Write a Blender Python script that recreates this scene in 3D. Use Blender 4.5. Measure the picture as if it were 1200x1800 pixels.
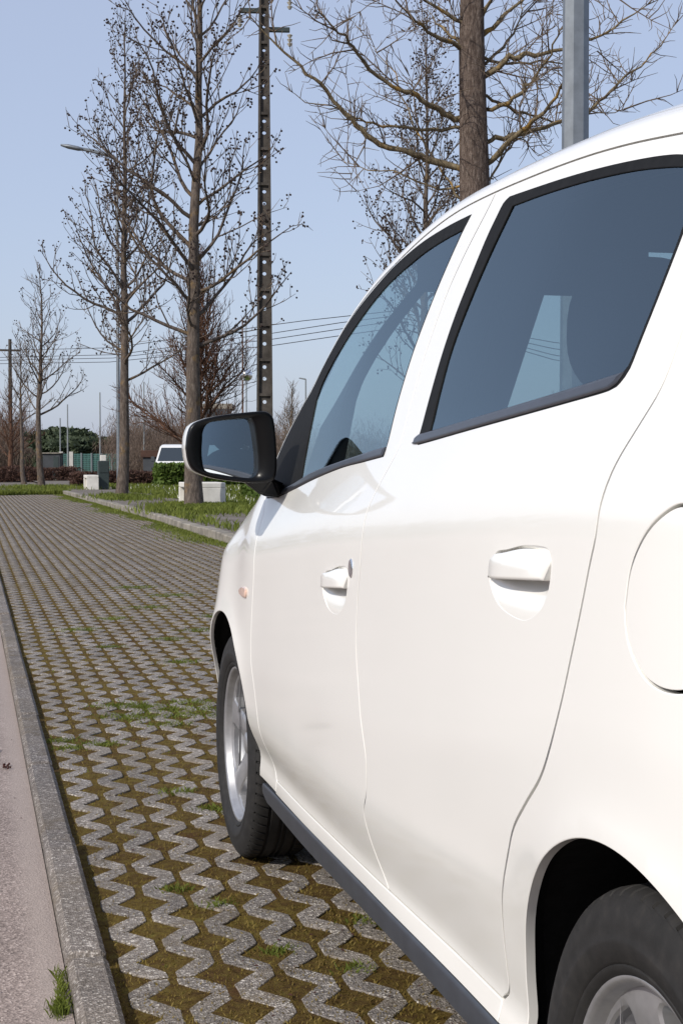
import bpy, math, random
import numpy as np
from mathutils import Vector, Matrix
from mathutils.geometry import delaunay_2d_cdt

for o in list(bpy.data.objects): bpy.data.objects.remove(o)
SC = bpy.context.scene
COL = SC.collection
PI = math.pi
rad = math.radians

# ------------------------------------------------------------------ camera, sky, sun, exposure
cam_d = bpy.data.cameras.new('camera')
cam = bpy.data.objects.new('camera', cam_d); COL.objects.link(cam)
cam_d.sensor_fit = 'VERTICAL'; cam_d.sensor_height = 36.0; cam_d.lens = 52.92
cam_d.clip_start = 0.05; cam_d.clip_end = 3000
EYE = (0.0, 0.0, 1.02107)
cam.location = EYE
cam.rotation_euler = (rad(90 - 1.9354), 0, rad(-13.9107))
SC.camera = cam

SUN_TO = Vector((-0.85, -0.53, 0.0)).normalized()
SUN_EL = rad(37)
world = bpy.data.worlds.new('World'); SC.world = world; world.use_nodes = True
wn = world.node_tree.nodes; wl = world.node_tree.links
bg = wn['Background']
sky = wn.new('ShaderNodeTexSky'); sky.sky_type = 'NISHITA'; sky.sun_disc = False
sky.sun_elevation = SUN_EL
sky.sun_rotation = math.atan2(SUN_TO.x, SUN_TO.y)
sky.altitude = 50; sky.air_density = 1.0; sky.dust_density = 1.6; sky.ozone_density = 1.6
veil = wn.new('ShaderNodeMix'); veil.data_type = 'RGBA'; veil.inputs[0].default_value = .66      # thin even high haze over the whole sky
veil.inputs[7].default_value = (3.55, 3.98, 5.25, 1); wl.new(sky.outputs[0], veil.inputs[6])
wl.new(veil.outputs[2], bg.inputs[0]); bg.inputs[1].default_value = 0.15
sun_d = bpy.data.lights.new('sun', 'SUN'); sun_d.energy = 4.0; sun_d.angle = rad(0.55); sun_d.color = (1.0, 0.945, 0.86)
sun = bpy.data.objects.new('sun', sun_d); COL.objects.link(sun)
sun.rotation_euler = Vector((SUN_TO.x*math.cos(SUN_EL), SUN_TO.y*math.cos(SUN_EL), math.sin(SUN_EL))).to_track_quat('Z', 'Y').to_euler()
SC.view_settings.view_transform = 'Standard'; SC.view_settings.look = 'None'
SC.view_settings.exposure = 0.0; SC.view_settings.gamma = 1.0
SC.render.engine = 'CYCLES'

# ------------------------------------------------------------------ helpers
def tag(o, label=None, cat=None, group=None, kind=None):
    if label: o['label'] = label
    if cat: o['category'] = cat
    if group: o['group'] = group
    if kind: o['kind'] = kind
    return o

def empty(name, loc=(0, 0, 0), rz=0, parent=None):
    o = bpy.data.objects.new(name, None); COL.objects.link(o)
    o.location = loc; o.rotation_euler = (0, 0, rz); o.parent = parent
    o.empty_display_size = 0.1
    return o

def mk(name, V, F, mat=None, parent=None, smooth=False, normals=None, mats=None, fm=None):
    me = bpy.data.meshes.new(name)
    V = np.asarray(V, dtype=np.float32).reshape(-1, 3)
    if isinstance(F, np.ndarray):
        n, k = F.shape
        me.vertices.add(len(V)); me.vertices.foreach_set('co', V.ravel())
        me.loops.add(n*k); me.polygons.add(n)
        me.loops.foreach_set('vertex_index', F.astype(np.int32).ravel())
        me.polygons.foreach_set('loop_start', np.arange(0, n*k, k, dtype=np.int32))
        me.update(calc_edges=True)
    else:
        me.from_pydata(V.tolist(), [], F)
    if smooth or normals is not None:
        me.polygons.foreach_set('use_smooth', np.ones(len(me.polygons), dtype=bool))
    if mats:
        for m in mats: me.materials.append(m)
        me.polygons.foreach_set('material_index', np.asarray(fm, dtype=np.int32))
    elif mat: me.materials.append(mat)
    me.update()
    if normals is not None:
        me.normals_split_custom_set_from_vertices(np.asarray(normals, dtype=np.float32).tolist())
    o = bpy.data.objects.new(name, me); COL.objects.link(o); o.parent = parent
    return o

class MB:
    """collects shapes into one mesh"""
    def __init__(s): s.V = []; s.F = []; s.n = 0
    def add(s, V, F):
        V = np.asarray(V, float).reshape(-1, 3)
        s.V.append(V); s.F += [tuple(i + s.n for i in f) for f in F]; s.n += len(V); return s
    def box(s, x0, x1, y0, y1, z0, z1, b=0.0):
        if b <= 0:
            V = [(x, y, z) for z in (z0, z1) for y in (y0, y1) for x in (x0, x1)]
            F = [(0, 2, 3, 1), (4, 5, 7, 6), (0, 1, 5, 4), (2, 6, 7, 3), (0, 4, 6, 2), (1, 3, 7, 5)]
            return s.add(V, F)
        V = []
        for (z, i) in ((z0, b), (z0 + b, 0), (z1 - b, 0), (z1, b)):
            for (x, y) in ((x0+b+i*.0, y0+i), (x1-b, y0+i), (x1-i, y0+b), (x1-i, y1-b), (x1-b, y1-i), (x0+b, y1-i), (x0+i, y1-b), (x0+i, y0+b)):
                V.append((x, y, z))
        F = [tuple(range(7, -1, -1)), tuple(range(24, 32))]
        for k in range(3):
            for i in range(8):
                j = (i+1) % 8; F.append((k*8+i, k*8+j, k*8+8+j, k*8+8+i))
        return s.add(V, F)
    def tube(s, P, R, sides=6, cap=False):
        P = np.asarray(P, float); n = len(P); R = np.broadcast_to(np.asarray(R, float), (n,))
        T = np.empty_like(P); T[1:-1] = P[2:] - P[:-2]; T[0] = P[1] - P[0]; T[-1] = P[-1] - P[-2]
        T /= (np.linalg.norm(T, axis=1)[:, None] + 1e-9)
        m = T.mean(0); ref = np.array([1., 0, 0]) if abs(m[0]) < .6 else np.array([0, 1., 0])
        A = np.cross(T, ref); A /= (np.linalg.norm(A, axis=1)[:, None] + 1e-9); B = np.cross(T, A)
        a = np.arange(sides) * 2 * PI / sides
        V = P[:, None, :] + R[:, None, None] * (np.cos(a)[None, :, None] * A[:, None, :] + np.sin(a)[None, :, None] * B[:, None, :])
        F = []
        for i in range(n - 1):
            for j in range(sides):
                k = (j + 1) % sides
                F.append((i*sides+j, (i+1)*sides+j, (i+1)*sides+k, i*sides+k))
        if cap:
            F.append(tuple(range(sides))); F.append(tuple((n-1)*sides + j for j in range(sides-1, -1, -1)))
        return s.add(V.reshape(-1, 3), F)
    def lathe(s, prof, sides=24, c=(0, 0, 0), axis='z', cap=False):
        V = []
        for (r, h) in prof:
            for j in range(sides):
                a = 2*PI*j/sides
                p = (r*math.cos(a), r*math.sin(a), h)
                if axis == 'x': p = (h, p[0], p[1])
                if axis == 'y': p = (p[0], h, p[1])
                V.append((p[0]+c[0], p[1]+c[1], p[2]+c[2]))
        F = []
        for i in range(len(prof)-1):
            for j in range(sides):
                k = (j+1) % sides
                F.append((i*sides+j, i*sides+k, (i+1)*sides+k, (i+1)*sides+j))
        if cap:
            F.append(tuple(range(sides-1, -1, -1))); F.append(tuple((len(prof)-1)*sides+j for j in range(sides)))
        return s.add(V, F)
    def ball(s, c, r, seg=6, rings=4, sz=1.0):
        V = [(c[0], c[1], c[2]-r*sz)]
        for i in range(1, rings):
            t = PI*i/rings
            for j in range(seg):
                a = 2*PI*j/seg
                V.append((c[0]+r*math.sin(t)*math.cos(a), c[1]+r*math.sin(t)*math.sin(a), c[2]-r*sz*math.cos(t)))
        V.append((c[0], c[1], c[2]+r*sz)); F = []
        for j in range(seg): F.append((0, 1+(j+1) % seg, 1+j))
        for i in range(rings-2):
            for j in range(seg):
                k = (j+1) % seg; F.append((1+i*seg+j, 1+i*seg+k, 1+(i+1)*seg+k, 1+(i+1)*seg+j))
        l = len(V)-1; b = 1+(rings-2)*seg
        for j in range(seg): F.append((l, b+j, b+(j+1) % seg))
        return s.add(V, F)
    def build(s, name, mat, parent=None, smooth=False):
        return mk(name, np.vstack(s.V), s.F, mat, parent, smooth)

# ------------------------------------------------------------------ materials
class NT:
    def __init__(s, name):
        s.m = bpy.data.materials.new(name); s.m.use_nodes = True
        s.t = s.m.node_tree; s.n = s.t.nodes; s.l = s.t.links
        s.b = s.n['Principled BSDF']; s.out = s.n['Material Output']
        s._pos = None
    def pos(s):
        if not s._pos: s._pos = s.n.new('ShaderNodeNewGeometry').outputs['Position']
        return s._pos
    def obj(s):
        return s.n.new('ShaderNodeTexCoord').outputs['Object']
    def noise(s, scale, detail=4, rough=.55, vec=None, dist=0):
        x = s.n.new('ShaderNodeTexNoise'); x.inputs['Scale'].default_value = scale
        x.inputs['Detail'].default_value = detail; x.inputs['Roughness'].default_value = rough
        x.inputs['Distortion'].default_value = dist
        s.l.new(vec or s.pos(), x.inputs['Vector']); return x.outputs[0]
    def voro(s, scale, feat='F1', vec=None, out='Distance'):
        x = s.n.new('ShaderNodeTexVoronoi'); x.inputs['Scale'].default_value = scale; x.feature = feat
        s.l.new(vec or s.pos(), x.inputs['Vector']); return x.outputs[out]
    def ramp(s, fac, stops, interp='LINEAR'):
        x = s.n.new('ShaderNodeValToRGB'); r = x.color_ramp; r.interpolation = interp
        while len(r.elements) < len(stops): r.elements.new(.5)
        for e, (p, c) in zip(r.elements, stops):
            e.position = p; e.color = (c if len(c) == 4 else (*c, 1)) if hasattr(c, '__len__') else (c, c, c, 1)
        s.l.new(fac, x.inputs[0]); return x.outputs[0]
    def mix(s, f, a, b, mode='MIX'):
        x = s.n.new('ShaderNodeMix'); x.data_type = 'RGBA'; x.blend_type = mode
        for v, i in ((f, 0), (a, 6), (b, 7)):
            if hasattr(v, 'is_output') or hasattr(v, 'links'): s.l.new(v, x.inputs[i])
            elif i == 0: x.inputs[0].default_value = v
            else: x.inputs[i].default_value = (*v, 1) if len(v) == 3 else v
        return x.outputs[2]
    def math(s, op, a, b=0.0):
        x = s.n.new('ShaderNodeMath'); x.operation = op
        for v, i in ((a, 0), (b, 1)):
            if hasattr(v, 'links'): s.l.new(v, x.inputs[i])
            else: x.inputs[i].default_value = v
        return x.outputs[0]
    def scale(s, vec, sc):
        x = s.n.new('ShaderNodeMapping'); x.inputs['Scale'].default_value = sc
        s.l.new(vec, x.inputs['Vector']); return x.outputs[0]
    def sep(s, vec, i):
        x = s.n.new('ShaderNodeSeparateXYZ'); s.l.new(vec, x.inputs[0]); return x.outputs[i]
    def rnd(s):
        return s.n.new('ShaderNodeObjectInfo').outputs['Random']
    def col(s, c):
        if hasattr(c, 'links'): s.l.new(c, s.b.inputs['Base Color'])
        else: s.b.inputs['Base Color'].default_value = (*c, 1)
        return s
    def set(s, **k):
        for a, v in k.items():
            i = s.b.inputs[a.replace('_', ' ')]
            if hasattr(v, 'links'): s.l.new(v, i)
            else: i.default_value = v
        return s
    def bump(s, h, strength=.3, dist=.01):
        x = s.n.new('ShaderNodeBump'); x.inputs['Strength'].default_value = strength; x.inputs['Distance'].default_value = dist
        s.l.new(h, x.inputs['Height']); s.l.new(x.outputs[0], s.b.inputs['Normal']); return s

def plain(name, c, rough=.5, metal=0., spec=.5, var=.0, vs=30, bump=0., coat=0.):
    m = NT(name); m.set(Roughness=rough, Metallic=metal, Specular_IOR_Level=spec)
    if coat: m.set(Coat_Weight=coat, Coat_Roughness=.05)
    if var:
        n = m.noise(vs, 4)
        m.col(m.ramp(n, [(.3, tuple(x*(1-var) for x in c)), (.7, tuple(min(1, x*(1+var)) for x in c))]))
        if bump: m.bump(n, bump, .004)
    else: m.col(c)
    return m.m

M = {}
# car paint: warm white under clear coat, with a faint film of dust low on the flanks
m = NT('white_paint')
dz = m.sep(m.pos(), 2)
low = m.ramp(dz, [(.28, .85), (.62, 0.0)])
du = m.math('MULTIPLY', low, m.ramp(m.noise(2.5, 4, .5), [(.30, .10), (.75, .34)]))
m.col(m.mix(du, (.83, .82, .782), (.60, .56, .50)))
m.set(Roughness=m.ramp(m.noise(4, 5), [(.3, .34), (.7, .42)]), Coat_Weight=.9, Coat_Roughness=m.math('ADD', m.ramp(m.noise(6, 6, .7), [(.35, .020), (.75, .055)]), m.math('MULTIPLY', low, .16)), Coat_IOR=1.5, Specular_IOR_Level=.35)
M['paint'] = m.m
M['trim'] = plain('black_trim', (.009, .009, .009), .68, 0, .15, .25, 60)
M['gloss'] = plain('gloss_black', (.003, .003, .0035), .30, 0, .22)
M['belt'] = plain('belt_moulding_rubber', (.035, .037, .045), .30, 0, .5, .15, 40)
M['skirt'] = plain('grey_skirt_plastic', (.042, .047, .058), .42, 0, .45, .12, 25)
M['cabin'] = plain('cabin_plastic', (.018, .018, .020), .6, 0, .4, .2, 20)
M['fabric'] = plain('seat_fabric', (.022, .022, .025), .92, 0, .2, .3, 200, .3)
M['liner'] = plain('roof_lining', (.075, .075, .074), .95, 0, .1, .1, 150)
M['dark'] = plain('arch_liner', (.008, .008, .008), .85, 0, .2, .3, 50, .4)
m = NT('tyre_rubber')
n = m.noise(45, 5); m.col(m.ramp(n, [(.3, (.014, .0135, .013)), (.55, (.020, .019, .0185)), (.85, (.034, .031, .028))])).set(Roughness=.72, Specular_IOR_Level=.35)
m.bump(m.noise(300, 2), .12, .001); M['tyre'] = m.m
m = NT('alloy_rim')
m.col(m.ramp(m.noise(30, 5), [(.35, (.33, .33, .34)), (.7, (.43, .43, .44))])).set(Metallic=.65, Roughness=.40, Coat_Weight=.25, Coat_Roughness=.12)
M['rim'] = m.m
M['chrome'] = plain('bright_chrome', (.88, .89, .90), .22, 1.0)
M['mirror'] = plain('mirror_silver', (.80, .86, .90), .006, 1.0)
M['marker'] = plain('marker_lens', (.72, .50, .40), .18, 0, .5, .25, 120, 0, .8)
M['red'] = plain('tail_lens', (.35, .015, .012), .12, 0, .5, coat=.8)
M['lens'] = plain('lamp_lens', (.55, .57, .60), .08, .4, .5, coat=1)

def glass(name, tint, ior=1.55):
    m = NT(name); t = m.n.new('ShaderNodeBsdfTransparent'); t.inputs[0].default_value = (*tint, 1)
    g = m.n.new('ShaderNodeBsdfGlossy'); g.inputs['Roughness'].default_value = .008; g.inputs[0].default_value = (.76, .92, 1, 1)
    f = m.n.new('ShaderNodeFresnel'); f.inputs[0].default_value = ior
    x = m.n.new('ShaderNodeMixShader'); m.l.new(f.outputs[0], x.inputs[0]); m.l.new(t.outputs[0], x.inputs[1]); m.l.new(g.outputs[0], x.inputs[2])
    m.l.new(x.outputs[0], m.out.inputs[0]); m.n.remove(m.b); return m.m
M['glass'] = glass('side_glass', (.52, .62, .62), 1.88)
M['glass_dark'] = glass('rear_glass', (.42, .52, .53), 1.95)
M['screen'] = glass('windscreen_glass', (.72, .80, .79), 1.5)
M['vanglass'] = plain('van_glass', (.03, .04, .05), .05, 0, .6)

# ------------------------------------------------------------------ ground materials
m = NT('asphalt_pink')
base = m.ramp(m.voro(210, out='Color'), [(.0, (.098, .078, .069)), (.35, (.215, .172, .154)), (.7, (.310, .25, .223)), (1, (.54, .45, .41))])
big = m.ramp(m.noise(1.3, 5, .6), [(.3, .82), (.7, 1.12)])
c = m.mix(1.0, base, big, 'MULTIPLY')
xx = m.sep(m.pos(), 0)
edge = m.ramp(m.math('ADD', xx, m.math('MULTIPLY', m.noise(7, 4), .05)), [(.118, 0), (.165, .75), (.20, .75)])
c = m.mix(edge, c, (.33, .275, .245))
spots = m.ramp(m.noise(14, 3, .5), [(.70, 0), (.74, .6)])
m.col(m.mix(spots, c, (.14, .115, .11))).set(Roughness=.9, Specular_IOR_Level=.25)
m.bump(m.voro(210), .45, .004); M['asphalt'] = m.m

def aggregate(name, dark, mid, light, stone, sc=150):
    m = NT(name)
    v = m.voro(sc, out='Color')
    r = m.sep(v, 0)
    c = m.ramp(r, [(0, dark), (.45, mid), (.72, light), (.86, light), (.93, stone)])
    st = m.ramp(m.noise(3.1, 6, .62), [(.30, .62), (.55, 1.0), (.75, 1.12)])
    c = m.mix(1.0, c, st, 'MULTIPLY')
    mo = m.ramp(m.noise(8, 5, .6), [(.52, 0), (.70, .6)])
    c = m.mix(mo, c, (.118, .086, .046))
    c = m.mix(m.ramp(m.noise(1.1, 4, .6), [(.42, 0), (.72, .38)]), c, (.200, .158, .100))
    j = m.math('ADD', m.math('MULTIPLY', m.rnd(), .30), .84)
    c = m.mix(1.0, c, j, 'MULTIPLY')
    m.col(c).set(Roughness=.86, Specular_IOR_Level=.3)
    m.bump(m.math('ADD', m.voro(sc), m.math('MULTIPLY', m.noise(22, 5, .7), 1.6)), .7, .005); return m.m
M['paver'] = aggregate('exposed_aggregate_concrete', (.118, .103, .092), (.202, .180, .163), (.285, .255, .232), (.54, .50, .45), 210)
M['kerb'] = aggregate('kerb_concrete', (.096, .084, .076), (.158, .138, .126), (.225, .198, .182), (.46, .42, .385), 210)
M['kerb_pale'] = plain('pale_kerb_stone', (.225, .205, .175), .9, 0, .2, .4, 5, .4)

m = NT('moss_and_soil')
c = m.ramp(m.noise(34, 8, .75), [(.30, (.040, .025, .012)), (.43, (.098, .060, .023)), (.55, (.138, .095, .030)), (.70, (.158, .132, .038))])
p = m.ramp(m.noise(1.7, 5, .6), [(.35, (.75, .70, .7)), (.62, (1.05, 1.1, .9))])
c = m.mix(1.0, c, p, 'MULTIPLY')
rd = m.ramp(m.noise(5, 4), [(.58, 0), (.70, .6)])
m.col(m.mix(rd, c, (.075, .032, .018))).set(Roughness=1, Specular_IOR_Level=.1)
m.bump(m.noise(120, 6, .75), .9, .012); M['moss'] = m.m

m = NT('pavement_grit')
c = m.ramp(m.noise(2.2, 7, .7), [(.3, (.10, .085, .075)), (.5, (.155, .135, .12)), (.7, (.20, .18, .16))])
mo = m.ramp(m.noise(.9, 6, .65), [(.56, 0), (.68, .8)])
m.col(m.mix(mo, c, (.085, .085, .03))).set(Roughness=.95, Specular_IOR_Level=.2)
m.bump(m.noise(60, 4), .5, .01); M['pavement'] = m.m

m = NT('lawn_soil')
m.col(m.ramp(m.noise(1.5, 6, .65), [(.3, (.05, .062, .016)), (.55, (.062, .088, .02)), (.75, (.085, .08, .03))])).set(Roughness=1, Specular_IOR_Level=.1)
M['lawn'] = m.m
m = NT('wide_ground')
m.col(m.ramp(m.noise(.12, 7, .65), [(.3, (.10, .095, .055)), (.5, (.13, .115, .085)), (.7, (.15, .135, .11))])).set(Roughness=1, Specular_IOR_Level=.1)
M['ground'] = m.m

def leafmat(name, a, b, sc=3.0, tr=.25):
    m = NT(name)
    m.col(m.ramp(m.noise(sc, 4), [(.3, a), (.7, b)])).set(Roughness=.7, Specular_IOR_Level=.25)
    if tr:
        t = m.n.new('ShaderNodeBsdfTranslucent'); t.inputs[0].default_value = (b[0]*1.3, b[1]*1.3, b[2], 1)
        x = m.n.new('ShaderNodeMixShader'); x.inputs[0].default_value = tr
        m.l.new(m.b.outputs[0], x.inputs[1]); m.l.new(t.outputs[0], x.inputs[2]); m.l.new(x.outputs[0], m.out.inputs[0])
    return m.m
M['grass'] = leafmat('grass_blades', (.085, .115, .018), (.165, .190, .036), 2.0)
M['moss_blade'] = leafmat('moss_blades', (.135, .088, .024), (.205, .155, .034), 9.0, .15)
M['hedge'] = leafmat('hedge_leaf', (.048, .088, .014), (.105, .150, .030), 3.0)
M['heath'] = leafmat('heath_twigs', (.050, .026, .020), (.085, .045, .032), 4.0, .1)
M['pine'] = leafmat('pine_needles', (.030, .044, .026), (.062, .080, .042), 1.5, .1)
M['scrub'] = leafmat('bare_scrub', (.095, .070, .056), (.170, .125, .098), .8, .1)
M['scrub_grey'] = leafmat('bare_scrub_grey', (.13, .115, .105), (.22, .195, .175), .8, .1)
M['daisy'] = plain('daisy_white', (.75, .75, .70), .8)

def bark(name, dark, mid, light, lich=(.30, .17, .02), la=.0, sc=1.0):
    m = NT(name)
    v = m.scale(m.obj(), (9*sc, 9*sc, 2.2*sc))
    n = m.noise(3.0, 7, .7, v, .4)
    c = m.ramp(n, [(.30, dark), (.50, mid), (.70, light)])
    if la:
        l = m.ramp(m.noise(4.2, 5, .6, m.obj()), [(.55, 0), (.64, la)])
        c = m.mix(l, c, lich)
    m.col(c).set(Roughness=.95, Specular_IOR_Level=.15); m.bump(n, .9, .03); return m.m
M['bark'] = bark('plane_bark', (.042, .033, .028), (.100, .080, .067), (.185, .152, .128), la=.22)
M['bark_near'] = bark('near_bark', (.040, .029, .024), (.115, .086, .071), (.26, .212, .180), sc=2.2)
M['limb'] = bark('lichen_limb', (.060, .048, .034), (.165, .130, .080), (.30, .245, .155), (.38, .215, .04), .65)
M['twig'] = bark('twig_bark', (.085, .062, .046), (.15, .112, .082), (.23, .18, .13))
M['red_bark'] = bark('russet_bark', (.065, .035, .024), (.12, .066, .044), (.19, .115, .08))
M['seed'] = plain('seed_ball', (.030, .017, .014), .9)
M['galv'] = plain('galvanised_steel', (.19, .21, .232), .50, .5, .5, .14, 14, .1)
M['steel_dark'] = plain('painted_pole', (.22, .24, .25), .5, .2, .5, .1, 5)
M['concrete_pole'] = plain('weathered_pole_concrete', (.066, .058, .051), .9, 0, .2, .35, 5, .5)
M['white_block'] = plain('white_concrete', (.62, .60, .56), .85, 0, .2, .10, 6, .2)
M['bin'] = plain('green_grey_steel', (.030, .042, .042), .5, 0, .4, .15, 4)
M['pane_teal'] = plain('teal_fence', (.10, .22, .20), .5, 0, .4, .15, 3)
M['shed'] = plain('dark_shed', (.05, .055, .062), .7, 0, .3, .2, 2)
M['wire'] = plain('wire_black', (.02, .02, .022), .6)
M['ceramic'] = plain('insulator', (.45, .42, .36), .4)
M['van'] = plain('van_white', (.74, .74, .73), .3, 0, .5, coat=.6)
M['litter'] = plain('dead_catkin', (.055, .022, .018), .9, 0, .2, .4, 60)

# ------------------------------------------------------------------ ground sheets
def sheet(name, x0, x1, y0, y1, z, mat, nx=1, ny=1, fx=None):
    xs = np.linspace(x0, x1, nx+1); ys = np.linspace(y0, y1, ny+1)
    V = [(x, y, z) for y in ys for x in xs]
    F = [(j*(nx+1)+i, j*(nx+1)+i+1, (j+1)*(nx+1)+i+1, (j+1)*(nx+1)+i) for j in range(ny) for i in range(nx)]
    return tag(mk(name, V, F, mat), kind='structure')
sheet('ground', -700, 700, -400, 1200, -.05, M['ground'])
sheet('road', -14, .181, -12, 120, -.004, M['asphalt'])
bay = sheet('parking_bay', .262, 3.12, -1.0, 47.5, -.0022, M['moss'], 40, 300)
rng = np.random.default_rng(5)
me = bay.data; co = np.empty(len(me.vertices)*3, np.float32); me.vertices.foreach_get('co', co); co = co.reshape(-1, 3)
co[:, 2] += rng.uniform(-.0022, .0014, len(co)); me.vertices.foreach_set('co', co.ravel()); me.update()

def kx(y): return np.interp(y, [-5, 18, 24, 32, 38, 46.5], [3.07, 3.07, 3.08, 3.0, 2.92, 2.80])
ys = np.linspace(-3, 75, 79)
V = []; F = []
for i, y in enumerate(ys):
    V += [(float(kx(y))+.13, y, .098), (14, y, .098)]
for i in range(len(ys)-1): F.append((2*i, 2*i+1, 2*i+3, 2*i+2))
tag(mk('pavement', V, F, M['pavement']), kind='structure')
sheet('far_pavement', -30, 3.2, 48.2, 75, .03, M['pavement'])

# kerb stones
kl = sheet('kerb', .180, .264, -1, 48, -.02, M['moss'])
mb = MB(); mb.box(.183, .2635, 0.007, .991, -.06, .030, .012); ksm = None
for i in range(44):
    if ksm is None: o = mb.build('kerb_stone', M['kerb'], kl); ksm = o.data
    else: o = bpy.data.objects.new('kerb_stone', ksm); COL.objects.link(o); o.parent = kl
    o.location = (0, -.98 + i*1.0, rng.uniform(-.003, .003)); o.rotation_euler = (rng.uniform(-.003, .003), rng.uniform(-.01, .01), rng.uniform(-.002, .002))
kr = sheet('kerb_right', 3.0, 3.2, 6, 46, -.03, M['kerb_pale'])
mb = MB(); mb.box(0, .15, .008, .992, -.08, .122, .014); ks2 = None
for i in range(38):
    y0 = 9.5 + i*1.0
    x0 = float(kx(y0)); x1 = float(kx(y0+1))
    if ks2 is None: o = mb.build('kerb_stone', M['kerb_pale'], kr); ks2 = o.data
    else: o = bpy.data.objects.new('kerb_stone', ks2); COL.objects.link(o); o.parent = kr
    o.location = (x0, y0, rng.uniform(-.012, .006)); o.rotation_euler = (rng.uniform(-.006, .006), rng.uniform(-.02, .02), -(x1-x0) + rng.uniform(-.008, .008))

# ------------------------------------------------------------------ zigzag grass pavers
PIT, PER = .1050, .2072
XK, YK = .3850, 3.352        # a joint column and a slab end measured in the photograph
def paver_verts(flip, bevel, rs):
    """one zigzag band, two periods long, from local y 0 to 2*PER; flip shifts the zigzag by half a period"""
    key = np.array([0, .14, .5-.14+.0, .5, .64, .86, 1.0])
    ph = np.unique(np.concatenate([np.arange(0, 2.001, .5), [a+k for k in range(2) for a in (.16, .32, .68, .84)]]))
    def tri(p): p = p % 1.0; p = min(p, 1-p); return max(0., 1 - p/.32)
    Ls, Rs = [], []
    for p in ph:
        a = p + (.5 if flip else 0)
        Ls.append((.009 + .0525*tri(a), p*PER)); Rs.append((PIT-.009 - .0525*tri(a+.5), p*PER))
    L = np.array(Ls); R = np.array(Rs)
    L[0, 1] += .003; R[0, 1] += .003; L[-1, 1] -= .003; R[-1, 1] -= .003
    L[:, 0] += rs.uniform(-.0012, .0012, len(L)); R[:, 0] += rs.uniform(-.0012, .0012, len(R))
    n = len(L); b = .0016
    V = []; F = []
    rows = [(0, -.035), (0, -.0016), (b, 0.0)] if bevel else [(0, -.03), (0, 0.0)]
    for ins, z in rows:
        for i in range(n):
            e = ins if i == 0 else (-ins if i == n-1 else 0)
            V.append((L[i, 0]+ins, L[i, 1]+e, z))
        for i in range(n):
            e = ins if i == 0 else (-ins if i == n-1 else 0)
            V.append((R[i, 0]-ins, R[i, 1]+e, z))
    k = 2*n
    loop = list(range(n-1, -1, -1)) + list(range(n, 2*n))
    for r in range(len(rows)-1):
        for a in range(len(loop)):
            p, q = loop[a], loop[(a+1) % len(loop)]
            F.append((r*k+p, r*k+q, (r+1)*k+q, (r+1)*k+p))
    t = (len(rows)-1)*k
    for i in range(n-1): F.append((t+i, t+n+i, t+n+i+1, t+i+1))
    return np.array(V), F
rs = np.random.default_rng(11)
near_mesh = {0: [], 1: []}
spots = []
col0, col1 = -1, 27
for r in range(-6, 105):
    y0 = YK + r*2*PER
    for cI in range(col0, col1):
        x0 = XK + cI*PIT
        if x0 < .262 or x0 + PIT > float(kx(y0)) - .02: continue
        spots.append((y0, cI, x0))
def show_size(y0, x0):
    v = Vector((x0+.05-EYE[0], y0+.2-EYE[1])); d = v.length
    ang = math.degrees(math.atan2(v.x, v.y))
    inview = (ang > 0.0) and (ang < 27) and not (x0 > .60 + .35*0 and y0 < 1.4+2.2 and x0 > .72) and not (x0 > .70 and y0 < 5.2)
    return (0 if inview and y0 > 2.0 else 1, d)
spots.sort(key=lambda q: show_size(q[0], q[2]))
far = MB()
pm = {}
FV = []; FF = []; fn = 0
for idx, (y0, cI, x0) in enumerate(spots):
    flip = (cI % 2 == 0)
    dz = abs(rs.normal(0, .0010)); tl = (rs.normal(0, .0018), rs.normal(0, .006), rs.normal(0, .007))
    if idx < 300:
        key = (flip, idx % 4)
        if key not in pm:
            V, F = paver_verts(flip, True, rs)
            o = mk('paver', V, F, M['paver'], bay); pm[key] = o.data
        else:
            o = bpy.data.objects.new('paver', pm[key]); COL.objects.link(o); o.parent = bay
        o.location = (x0, y0, dz); o.rotation_euler = tl
    else:
        key = (flip, y0 < 12, idx % 3)
        if key not in pm: pm[key] = paver_verts(flip, y0 < 12, rs)
        V, F = pm[key]
        V2 = V.copy(); V2[:, 2] += dz + tl[0]*V[:, 1] - tl[1]*(V[:, 0]-.05); V2[:, 0] += x0; V2[:, 1] += y0
        FV.append(V2); FF += [tuple(i+fn for i in f) for f in F]; fn += len(V2)
tag(mk('paver_field', np.vstack(FV), FF, M['paver'], bay), kind='stuff')

# ------------------------------------------------------------------ grass and moss blades
def blades(name, pts, hmin, hmax, w, mat, label, cat, lean=.5, seed=1, parent=None):
    r = np.random.default_rng(seed); n = len(pts); P = np.asarray(pts, float)
    a = r.uniform(0, 2*PI, n); h = r.uniform(hmin, hmax, n); l = r.uniform(.1, 1, n)*lean*h; b = r.uniform(0, 2*PI, n)
    dx = np.cos(a)*w/2; dy = np.sin(a)*w/2
    V = np.empty((n, 4, 3)); z = np.zeros(n)
    V[:, 0] = P + np.stack([dx, dy, z], 1); V[:, 1] = P - np.stack([dx, dy, z], 1)
    mid = P + np.stack([np.cos(b)*l*.4, np.sin(b)*l*.4, h*.65], 1)
    V[:, 2] = mid - np.stack([dx*.7, dy*.7, z], 1)
    V[:, 3] = P + np.stack([np.cos(b)*l, np.sin(b)*l, h], 1)
    i = np.arange(n)*4
    F = np.stack([i, i+1, i+2, i+3], 1)
    o = mk(name, V.reshape(-1, 3), F, mat, parent)
    if parent is None: tag(o, label, cat, kind='stuff')
    else: o['kind'] = 'stuff'
    return o
r = np.random.default_rng(3)
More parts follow.
